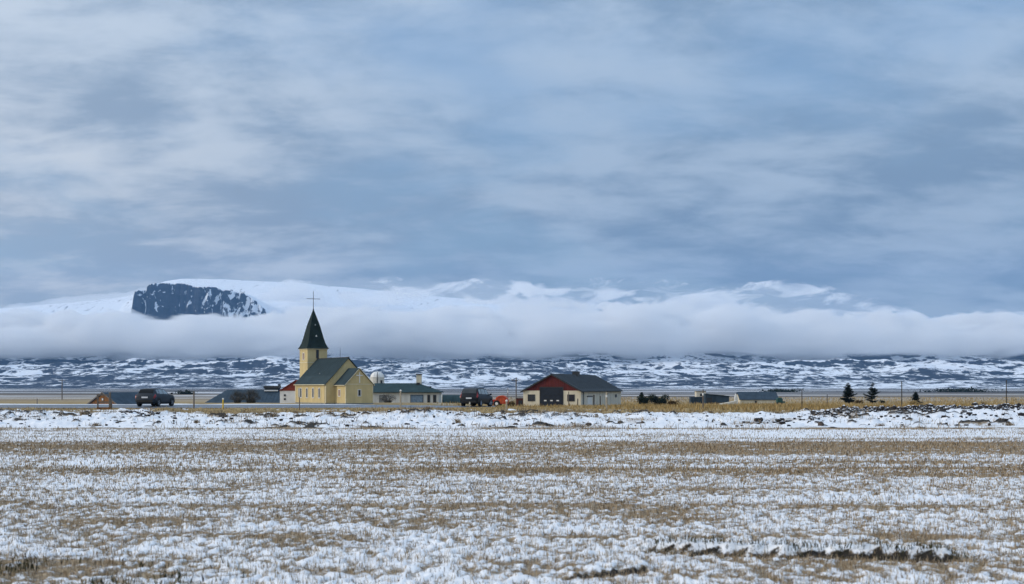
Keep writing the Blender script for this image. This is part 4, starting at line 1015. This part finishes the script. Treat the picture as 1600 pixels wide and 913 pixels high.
grass_obj('stubble', parts, M_stub, label='dry brown stubble poking through the snow of the field', category='grass')
# darker mossy tufts in the near left corner, dead stems along the lip
parts = []
k = 2600; x = rng.normal(-4.6, 0.9, k); y = rng.normal(12.7, 0.55, k); kk = vnoise(x * 2.6, y * 2.2, 411) > 0.48; x, y = x[kk], y[kk]; k = len(x)
parts.append(blades(x, y, land(x, y), rng.uniform(0.03, 0.10, k), rng.uniform(0.008, 0.018, k), rng.uniform(0.1, 0.8, k), rng.uniform(0, 1, k)))
k = 650; x = rng.uniform(PX(1005, 14.4), PX(1500, 14.4), k); y = 14.75 - 0.8 * (x - PX(1005, 14.6)) / (PX(1500, 13.9) - PX(1005, 14.6)) + rng.normal(0.04, 0.07, k)
parts.append(blades(x, y, land(x, y), rng.uniform(0.03, 0.09, k), rng.uniform(0.006, 0.012, k), rng.uniform(0.2, 0.9, k), rng.uniform(0.2, 1.0, k)))
grass_obj('moss_tufts', parts, M_moss, label='dark mossy tufts in the near corner and along the hollow', category='moss')

# snowy bank: straw and stems
parts = []
x, y = scatter(62000, 56, 82, 1.0)
c, t_, s_ = field_cover(x, y); keep = rng.uniform(0, 1, len(x)) < np.clip(0.95 - c, 0.03, 1) * sstep(0.35, 0.6, fbm(x * 0.5, y * 0.5, 3, 421)); x, y = x[keep], y[keep]; k = len(x)
parts.append(blades(x, y, land(x, y), rng.uniform(0.06, 0.24, k), rng.uniform(0.012, 0.03, k), rng.uniform(0.1, 0.8, k), np.clip(rng.normal(0.45, 0.22, k), 0, 1)))
grass_obj('bank_straw', parts, M_stub, label='thin dry straw scattered over the snowy bank', category='grass')

# bleached grass behind the bank
parts = []
x, y = scatter(60000, 79, 150, 0.6)
near_road = np.abs(y - road_yc(x)) < ROAD_HALF + 0.4
keep = ~(near_road & (x < 0)) & ~((x < -6) & (y > 118)) & (rng.uniform(0, 1, len(x)) < 0.35 + 0.75 * fbm(x * 0.25, y * 0.3, 3, 431))
keep &= ~((np.abs(x + 2.2) < 2.6) & (y > 119) & (y < 131))
x, y = x[keep], y[keep]; k = len(x)
hh = rng.uniform(0.05, 0.20, k) * (0.7 + 1.4 * sstep(2, 14, x)) * np.where(y < 119, 0.85, 1.0)
parts.append(blades(x, y, land(x, y), hh, rng.uniform(0.02, 0.05, k), rng.uniform(0.1, 0.6, k), np.clip(rng.normal(0.5, 0.22, k) + 0.25 * (fbm(x * 0.12, y * 0.1, 2, 437) - 0.5), 0, 1)))
x, y = scatter(70000, 150, 420, 0.5)
keep = (x > -4 + 8 * rng.uniform(-1, 1, len(x))) & (rng.uniform(0, 1, len(x)) < 0.2 + 1.0 * fbm(x * 0.06, y * 0.05, 3, 441)); x, y = x[keep], y[keep]; k = len(x)
parts.append(blades(x, y, land(x, y), rng.uniform(0.15, 0.5, k), rng.uniform(0.05, 0.13, k), rng.uniform(0.1, 0.5, k), np.clip(rng.normal(0.52, 0.2, k) + 0.5 * (fbm(x * 0.05, y * 0.03, 3, 443) - 0.5), 0, 1)))
grass_obj('bleached_grass', parts, M_tangrass, label='tall bleached grass between the bank and the farm', category='grass')

# ---- stones
def rock_unit(seed, sub=1):
    bm = bmesh.new(); bmesh.ops.create_icosphere(bm, subdivisions=sub, radius=1.0)
    r_ = random.Random(seed)
    ax = [r_.uniform(0.7, 1.2), r_.uniform(0.6, 1.1), r_.uniform(0.5, 0.85)]
    for v in bm.verts:
        kf = 1 + r_.uniform(-0.22, 0.22); v.co = Vector((v.co.x * ax[0], v.co.y * ax[1], v.co.z * ax[2])) * kf
    bm.verts.ensure_lookup_table()
    co = np.array([v.co[:] for v in bm.verts]); f = np.array([[v.index for v in fc.verts] for fc in bm.faces]); bm.free()
    return co, f
ROCKS = [rock_unit(s, 1) for s in range(8)]
def rocks_mesh(name, xs_, ys_, rs_, sink=0.25, flat=1.0):
    co = []; fs = []; o = 0
    zs = land(xs_, ys_)
    for i, (x, y, z, r) in enumerate(zip(xs_, ys_, zs, rs_)):
        c, f = ROCKS[i % len(ROCKS)]; t = rng.uniform(0, 6.28); ca, sa = math.cos(t), math.sin(t)
        p = np.stack([c[:, 0] * ca - c[:, 1] * sa, c[:, 0] * sa + c[:, 1] * ca, c[:, 2] * flat], 1) * r + (x, y, z + r * (0.5 - sink))
        co.append(p); fs.append(f + o); o += len(p)
    return tri_mesh(name, np.concatenate(co), np.concatenate(fs))
n = N('snow_dusted_lava'); g = n.new('ShaderNodeNewGeometry'); P = n.pos(); nz = n.sepxyz(g.outputs['Normal'])[2]
q = n.noise(P, 2.6, 5.0, 0.65)
sm_ = n.ramp(n.math('ADD', n.math('MULTIPLY', nz, 0.55), n.math('MULTIPLY', q, 0.75)), 0.80, 0.92)
M_lava = n.bsdf(n.mix(sm_, n.mix(q, (0.010, 0.010, 0.012), (0.045, 0.040, 0.038)), (0.80, 0.82, 0.86)), 0.9, 0.0, n.bump(n.noise(P, 14, 3.0), 0.5, 0.03), 0.2)
k = 60; a = rng.normal(0, 0.5, k); b = rng.normal(0, 0.45, k)
mnd = rocks_mesh('lava_mound', PX(210, 73) + a * 1.1, 73.2 + b * 2.0, rng.uniform(0.05, 0.14, k))
link('lava_mound', mnd, M_lava, kind='stuff', label='black lava stones in a snow-dusted heap by the wooden stand', category='stones')
xs_ = []; ys_ = []
for (pa, pb, cnt) in ((1270, 1400, 380), (1395, 1600, 620), (1600, 1750, 200)):
    px_ = rng.uniform(pa, pb, cnt); yy_ = 72.6 + rng.normal(0, 1.1, cnt) + 0.8 * np.sin(px_ / 21.0)
    xs_ += list(PX(px_, 72.6)); ys_ += list(yy_)
for (pa, pb, cnt, dd) in ((1180, 1300, 40, 63.5), (1300, 1600, 40, 66)):
    px_ = rng.uniform(pa, pb, cnt); xs_ += list(PX(px_, dd)); ys_ += list(dd + rng.normal(0, 1.2, cnt))
xs_ = np.array(xs_); ys_ = np.array(ys_)
link('lava_rubble', rocks_mesh('lava_rubble', xs_, ys_, rng.gamma(3.0, 0.027, len(xs_)).clip(0.03, 0.20)), M_lava, kind='stuff', label='long band of black lava rubble half buried in the snow at right', category='stones')
k = 950; px_ = rng.uniform(-60, 1650, k); yy_ = rng.uniform(59, 77, k)
link('pebbles', rocks_mesh('pebbles', PX(px_, yy_), yy_, rng.gamma(2.5, 0.018, k).clip(0.02, 0.10)), M_lava, kind='stuff', label='small dark clods of earth strewn over the snowy bank', category='stones')
M_stone = simple('brown_stone', (0.075, 0.058, 0.046), 0.9, var=0.4, scale=6, bump=0.4)
for i, (px, py, r, where) in enumerate(((497, 655, 0.13, 'below the church nave'), (642, 661, 0.13, 'below the pale house, the larger of two'), (652, 664, 0.10, 'below the pale house, the smaller of two'), (183, 664, 0.10, 'below the wooden stand'),
        (1004, 664, 0.12, 'below the dark evergreen bushes'), (920, 668, 0.15, 'below the barn side wall'), (1283, 669, 0.18, 'below the right-hand lava rubble'), (300, 655, 0.10, 'below the thin grey fence post'), (1546, 668, 0.10, 'at the far right of the bank'),
        (853, 668, 0.10, 'below the black garage door'), (806, 667, 0.12, 'left below the barn'))):
    D_ = float(np.interp(py, [645, 655, 672], [74, 67, 58]))
    c, f = rock_unit(40 + i, 2); p = c * r; p[:, 2] *= 0.9
    o = link('stone', tri_mesh('stone', p, f, smooth=False), M_stone, label='brown stone in the snow ' + where, category='stone', group='stones on the snowy bank')
    o.location = (PX(px, D_), D_, ground_z(PX(px, D_), D_) + r * 0.35); o.rotation_euler = (0, 0, i * 1.3)

# ---- tussocks on the bank
def tussock(px, D, hgt, rad, cnt, mat=M_stub, name='grass_tussock', label='brown grass tussock on the snowy bank', group='tussocks on the snowy bank', cat='grass'):
    x0 = PX(px, D); rr = np.abs(rng.normal(0, rad * 0.5, cnt)); aa = rng.uniform(0, 6.283, cnt)
    x, y = rr * np.cos(aa), rr * np.sin(aa)
    v, f, t = blades(x, y, np.zeros(cnt) - 0.05, rng.uniform(0.4, 1.0, cnt) * hgt, rng.uniform(0.015, 0.03, cnt) * D / 65, rng.uniform(0.2, 0.95, cnt), np.clip(rng.normal(0.38, 0.22, cnt), 0, 1))
    o = link(name, tri_mesh(name, v, f, {'tone': t}), mat, label=label, category=cat)
    if group: o['group'] = group
    o.location = (x0, D, ground_z(x0, D))
    return o
for (px, D, hgt, rad, where) in ((428, 67, 0.34, 0.28, 'below the white and red house'), (463, 75, 0.28, 0.22, 'at the foot of the reflector post'), (715, 62, 0.42, 0.17, 'tall and narrow, below the people carrier'), (130, 70, 0.30, 0.25, 'left of the wooden stand'),
        (307, 63, 0.26, 0.2, 'below the thin grey fence post'), (985, 72, 0.25, 0.28, 'right below the barn'), (1110, 76, 0.28, 0.2, 'below the dark lean-to'), (1215, 76, 0.24, 0.3, 'below the green tank'), (1376, 60, 0.25, 0.22, 'below the middle spruce'),
        (1578, 60, 0.25, 0.3, 'at the far right'), (150, 60, 0.28, 0.35, 'low on the bank below the wooden stand'), (668, 74, 0.3, 0.3, 'on the crest below the pale house'), (900, 73, 0.25, 0.3, 'below the right barn window'), (1060, 68, 0.22, 0.25, 'below the low brown bush')):
    tussock(px, D, hgt, rad, 130, label='brown grass tussock on the bank ' + where)

# ---- conifers
def conifer(label, px, D, H, Rr, seed, lean=0.0, group='young spruces in the dry grass', gap=0.0):
    r_ = np.random.default_rng(seed); x0 = PX(px, D); z0 = ground_z(x0, D)
    t = thing('spruce_tree', label, 'tree', (x0, D, z0), 0.0, group)
    MB().tube((0, 0, -0.2), (lean, 0, H * 0.98), 0.045 * H / 3.5 + 0.03, 0.012, 7).build('trunk', M_greywood, t)
    V = []; F = []; T = []; o = 0
    lev = 0.10 * H
    while lev < H * 0.985:
        f = lev / H; reach = Rr * (1 - f) ** 0.85 * r_.uniform(0.75, 1.15) + 0.05
        nb_ = int(r_.integers(5, 9))
        for b in range(nb_):
            if r_.uniform() < gap: continue
            az = 2 * np.pi * (b + r_.uniform(-0.3, 0.3)) / nb_; L_ = reach * r_.uniform(0.65, 1.2)
            up = 0.30 * f + r_.uniform(-0.22, 0.06)
            ns = max(4, int(L_ / 0.045))
            for s in range(ns):
                q = (s + 0.5) / ns; rad = q * L_
                cx_, cy_ = math.cos(az) * rad + lean * f, math.sin(az) * rad
                cz_ = lev + rad * up + 0.18 * L_ * q * q
                for e in range(4):
                    sz = (0.16 + 0.12 * (1 - q)) * (0.7 + 0.5 * L_) * r_.uniform(0.6, 1.3)
                    a2 = az + (-1) ** e * r_.uniform(0.4, 1.2); el = r_.uniform(-0.5, 0.45)
                    d = np.array([math.cos(a2) * math.cos(el), math.sin(a2) * math.cos(el), math.sin(el)]) * sz * 1.5
                    pside = np.array([-math.sin(a2), math.cos(a2), r_.uniform(-0.4, 0.4)]) * sz * 0.34
                    c = np.array([cx_, cy_, cz_])
                    V += [c - pside, c + pside, c + d]; F.append((o, o + 1, o + 2)); o += 3
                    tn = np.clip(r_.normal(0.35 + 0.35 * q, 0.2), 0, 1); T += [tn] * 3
        lev += (0.045 + 0.03 * (1 - f)) * H * r_.uniform(0.8, 1.3)
    # leader
    for e in range(10):
        c = np.array([lean, 0, H * (0.93 + 0.012 * e)]); a2 = r_.uniform(0, 6.28); d = np.array([math.cos(a2) * 0.07, math.sin(a2) * 0.07, 0.11]); pside = np.array([-math.sin(a2), math.cos(a2), 0]) * 0.015
        V += [c - pside, c + pside, c + d]; F.append((o, o + 1, o + 2)); o += 3; T += [0.5] * 3
    link('crown', tri_mesh('crown', V, F, {'tone': T}), M_needle, t)
    return t
conifer('dense dark spruce, leftmost of the three in the dry grass', 1325, 250, 3.75, 1.75, 3, gap=0.16)
conifer('thin open spruce, middle one of the three in the dry grass', 1363, 255, 3.80, 1.75, 11, 0.06, gap=0.38)
conifer('small spruce, rightmost and shortest of the three', 1431, 240, 2.15, 0.95, 17)
# ---- leafy bushes
def bush(name, label, px, D, wd, ht, cnt, mat, leaf, seed, cat='bush', group=None, top=None, depth=None):
    r_ = np.random.default_rng(seed); x0 = PX(px, D)
    t = thing(name, label, cat, (x0, D, ground_z(x0, D)), 0.0, group)
    st_ = MB()
    for q in range(6):
        a = r_.uniform(0, 6.28); st_.tube((0, 0, -0.1), (math.cos(a) * wd * 0.28, math.sin(a) * wd * 0.2, ht * r_.uniform(0.4, 0.75)), 0.035, 0.012, 5)
    st_.build('stem', M_greywood, t)
    nl = 9; lob = [(r_.uniform(-0.34, 0.34) * wd, r_.uniform(-0.25, 0.25) * wd, r_.uniform(0.25, 0.66) * ht, r_.uniform(0.18, 0.32)) for _ in range(nl)]
    if top: lob += [(top, 0, ht * 0.85, 0.12), (top, 0, ht * 0.98, 0.07)]
    V = []; T = []
    for i in range(cnt):
        l = lob[i % len(lob)]; d = r_.normal(0, 1, 3); d /= np.linalg.norm(d) + 1e-6; rad = r_.uniform(0.55, 1.08) * l[3] * wd
        c = np.array([l[0], l[1], l[2]]) + d * rad * np.array([1, 0.9, 0.85 * ht / wd + 0.15])
        if c[2] < 0.0: c[2] = r_.uniform(0, 0.15)
        u = r_.normal(0, 1, 3); v = np.cross(u, d); u *= leaf / (np.linalg.norm(u) + 1e-6); v *= leaf * 0.6 / (np.linalg.norm(v) + 1e-6)
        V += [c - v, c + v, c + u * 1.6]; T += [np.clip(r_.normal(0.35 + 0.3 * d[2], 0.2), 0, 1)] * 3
    F = np.arange(len(V)).reshape(-1, 3)
    link('crown', tri_mesh('crown', V, F, {'tone': T}), mat, t)
    return t
bush('evergreen_bush', 'dark round evergreen bush just right of the barn', 1003, 215, 2.3, 2.0, 2600, M_needle, 0.10, 5, top=-0.05)
bush('evergreen_bush', 'wider dark evergreen bush with a pointed top, second from the barn', 1029, 222, 3.2, 2.15, 3000, M_needle, 0.10, 6, top=0.0)
bush('brown_bush', 'low brown bush beside the wide dark evergreen', 1052, 214, 1.5, 1.2, 900, M_brownleaf, 0.09, 7)
bush('brown_bush', 'small tan bush at the foot of the left spruce', 1342, 246, 1.6, 0.85, 600, M_brownleaf, 0.09, 8)
bush('evergreen_bush', 'small dark bush at the foot of the middle spruce', 1379, 250, 0.9, 0.75, 500, M_needle, 0.08, 9)
bush('brown_bush', 'brown brushwood between the orange baler and the barn', 799, 196, 1.3, 1.15, 900, M_brownleaf, 0.08, 10)
bush('brown_bush', 'low tan grass bush round the shortest spruce', 1428, 236, 1.7, 0.8, 700, M_tangrass, 0.09, 12)
# ---- bare shrubs: thin twigs fanning up into a dome
def bare_shrub(label, px, D, wd, ht, cnt, seed, dy=0.7):
    r_ = np.random.default_rng(seed); x0 = PX(px, D); z0 = ground_z(x0, D)
    t = thing('bare_shrub', label, 'shrub', (x0, D, z0))
    V = []; F = []; T = []; o = 0
    def twig(a, b, w0, tn):
        nonlocal o
        d = b - a; p = np.cross(d, r_.normal(0, 1, 3)); p *= w0 / (np.linalg.norm(p) + 1e-6)
        V.extend([a - p, a + p, b]); F.append((o, o + 1, o + 2)); o += 3; T.extend([tn] * 3)
    for i in range(cnt):
        az = r_.uniform(0, 2 * np.pi); ph = r_.uniform(0.05, 0.98) ** 0.8
        tip = np.array([math.cos(az) * wd / 2 * math.sin(ph * 1.57), math.sin(az) * wd / 2 * dy * math.sin(ph * 1.57), ht * math.cos(ph * 1.35)]) * r_.uniform(0.8, 1.08)
        base = np.array([tip[0] * 0.25 + r_.normal(0, 0.12), tip[1] * 0.25, 0.0])
        mid = base + (tip - base) * 0.55 + np.array([0, 0, 0.12 * ht])
        tn = r_.uniform(0, 1)
        twig(base, mid, 0.022, tn); twig(mid, tip, 0.02, tn)
        for e in range(3):
            m_ = mid + (tip - mid) * r_.uniform(0.1, 0.9); twig(m_, m_ + r_.normal(0, 0.22, 3) + np.array([0, 0, 0.12]), 0.013, tn)
    link('crown', tri_mesh('crown', V, F, {'tone': T}), M_twig, t)
    st_ = MB()
    for q in range(5):
        a = r_.uniform(0, 6.28); st_.tube((0, 0, -0.15), (math.cos(a) * wd * 0.2, math.sin(a) * wd * 0.15, ht * 0.5), 0.045, 0.02, 5)
    st_.build('stem', M_greywood, t)
bare_shrub('bare round shrub before the left half of the long grey roof', 371, 226, 2.8, 2.1, 300, 21)
bare_shrub('larger bare round shrub before the middle of the long grey roof', 392, 229, 3.6, 2.35, 380, 22)
bare_shrub('low bare shrub against the pale house wall beside the church', 606, 247, 3.6, 1.6, 170, 23, 0.3)

# ---- far groves on the plain
def grove(label, px, D, wd, ht, cnt, seed):
    r_ = np.random.default_rng(seed); c = np.stack([r_.normal(0, wd / 3.2, cnt), r_.normal(0, wd / 6, cnt), ht * r_.uniform(0, 1, cnt) ** 1.2], 1)
    hump = 0.45 + 0.75 * vnoise(c[:, 0] / (wd * 0.09), c[:, 0] * 0, seed); c[:, 2] *= hump
    u = r_.normal(0, 1, (cnt, 3)) * ht * 0.16; v = r_.normal(0, 1, (cnt, 3)) * ht * 0.16
    V = np.stack([c - v, c + v, c + u], 1).reshape(-1, 3)
    o = link('grove', tri_mesh('grove', V, np.arange(len(V)).reshape(-1, 3), {'tone': np.repeat(r_.uniform(0, 0.6, cnt), 3)}), M_needle, kind='stuff', label=label, category='trees')
    o.location = (PX(px, D), D, -1.3)
grove('far dark grove on the plain right of the grey car', 289, 620, 6.5, 1.7, 500, 31)
grove('far line of dark trees on the plain above the right meadow', 1222, 900, 20, 2.4, 900, 33)
grove('far line of dark trees at the right edge of the plain', 1500, 950, 34, 2.6, 1200, 34)

# ---- posts
def post(name, label, px, top, bot, D, r, mat, lean=0.0, cap=None, cat='post', group=None, square=False):
    x0 = PX(px, D); z0 = PZ(bot, D); zt = PZ(top, D); gz = ground_z(x0, D)
    z0 = gz
    t = thing(name, label, cat, (x0, D, z0), 0.0, group); H = zt - z0
    if square: MB().box(-r, r, -r, r, -0.3, H).build('shaft', mat, t, bevel=r * 0.25)
    else: MB().tube((0, 0, -0.3), (lean, 0, H), r * 1.1, r * 0.9, 8).build('shaft', mat, t)
    if cap == 'reflector': MB().box(lean - r * 1.9, lean + r * 1.9, -r * 1.6, -r * 1.0, H * 0.62, H * 1.01).build('reflector', M_greyclad, t)
    elif cap == 'cap': MB().lathe([(r * 1.25, H - 0.02), (r * 1.25, H + 0.05), (r * 0.3, H + 0.09)], 8, c=(lean, 0, 0)).build('cap', M_white, t)
    elif cap == 'arm':
        MB().tube((-0.75, 0, H - 0.45), (0.75, 0, H - 0.45), 0.05, seg=6).build('crossarm', M_greywood, t)
        for q in (-0.65, 0, 0.65): MB().tube((q, 0, H - 0.4), (q, 0, H - 0.2), 0.04, seg=6).build('insulator', M_white, t)
    elif cap == 'band': MB().lathe([(r * 1.2, H * 0.72), (r * 1.2, H * 0.84)], 8, c=(lean * 0.8, 0, 0)).build('band', M_white, t)
    return t
M_yellow = simple('yellow_post_paint', (0.70, 0.47, 0.02), 0.6)
M_palewood = simple('pale_split_wood', (0.40, 0.35, 0.27), 0.9, var=0.35, scale=5, streak=(20, 20, 2))
M_darkpost = simple('dark_post', (0.06, 0.055, 0.05), 0.85, var=0.3)
post('fence_post', 'thin grey fence post right of the grey car', 303, 611, 646, 87, 0.045, M_greywood)
post('marker_post', 'short bright yellow marker post at the road edge', 348.5, 624, 637, 105, 0.055, M_yellow, cap='cap', cat='marker')
post('marker_post', 'grey marker post with pale reflector board before the church', 468.5, 607, 645, 86, 0.03, M_greywood, -0.05, 'reflector', 'marker')
post('fence_post', 'weathered pale post before the green-roofed house', 626, 611, 640, 98, 0.055, M_palewood, 0.0, 'cap')
post('marker_post', 'short stubby tan post in front of the black people carrier', 734, 628, 637, 116, 0.05, M_palewood, cap='band')
post('fence_post', 'pale wooden post in front of the orange baler', 791, 627, 649, 83, 0.055, M_palewood, 0.02, 'cap')
post('utility_pole', 'tall thin pole left of the barn', 806.5, 590, 636, 232, 0.09, M_greywood, cap='arm', cat='pole')
post('pole', 'thinner shorter pole just left of the tall one', 793.5, 606, 636, 230, 0.05, M_greywood, cap='band', cat='pole')
post('utility_pole', 'utility pole far left above the road', 97, 592, 627, 350, 0.12, M_greywood, cap='arm', cat='pole')
post('fence_post', 'pale peeling post in front of the barn side wall', 947.5, 613, 644, 88, 0.055, M_palewood, 0.02, 'band')
post('fence_post', 'grey post before the group of low sheds', 1098.5, 609, 645, 88, 0.045, M_greywood, 0.0, 'band')
post('fence_post', 'thin dark steel post, first right of the low sheds', 1253, 608, 645, 88, 0.028, M_darkpost)
post('fence_post', 'short far stake between the sheds and the spruces', 1292.5, 616, 629, 190, 0.05, M_darkpost)
post('fence_post', 'tall dark post between the middle and small spruce', 1409, 596, 640, 88, 0.033, M_darkpost)
post('fence_post', 'tall dark post at the far right', 1572.5, 594, 636, 92, 0.033, M_darkpost)
post('fence_post', 'dark wooden post before the right barn window', 902.5, 623, 638, 178, 0.07, M_darkpost, 0.03)
post('fence_post', 'greenish grey post between garage door and right barn window', 888.5, 612, 637, 186, 0.055, M_greywood)
post('fence_post', 'dark post by the pale side door of the barn', 938, 619, 637, 182, 0.07, M_darkpost)
post('fence_post', 'short grey stake left of the road far left', 58, 623, 630, 150, 0.06, M_greywood)
tussock(1537, 120, 0.75, 0.14, 40, M_brownleaf, 'dead_weed', 'dead weed stalk standing in the dry grass at far right', None, 'weed')
# wooden stand by the road on the left
D_ = 92.0; x0 = PX(162.5, D_); st_ = thing('wooden_stand', 'weathered wooden stand of two posts with rails at the left roadside', 'stand', (x0, D_, ground_z(x0, D_)))
zb_ = st_.location.z; Ht = PZ(613, D_) - zb_
MB().box(-0.44, -0.36, -0.05, 0.05, -0.2, Ht - 0.12).build('post', M_greywood, st_, bevel=0.01)
MB().box(0.32, 0.44, -0.06, 0.06, -0.2, Ht).build('post', M_greywood, st_, bevel=0.01)
MB().box(0.445, 0.52, -0.06, 0.06, -0.2, Ht * 0.62).build('stake', M_greywood, st_, bevel=0.01)
MB().box(-0.355, 0.315, -0.03, 0.03, Ht * 0.40, Ht * 0.47).build('rail', M_greywood, st_)
MB().box(-0.46, 0.46, -0.075, -0.062, 0.02, 0.16).build('base_board', M_rustwood, st_)
MB().box(-0.46, 0.30, -0.065, -0.052, Ht - 0.22, Ht - 0.14).build('rail', M_greywood, st_)
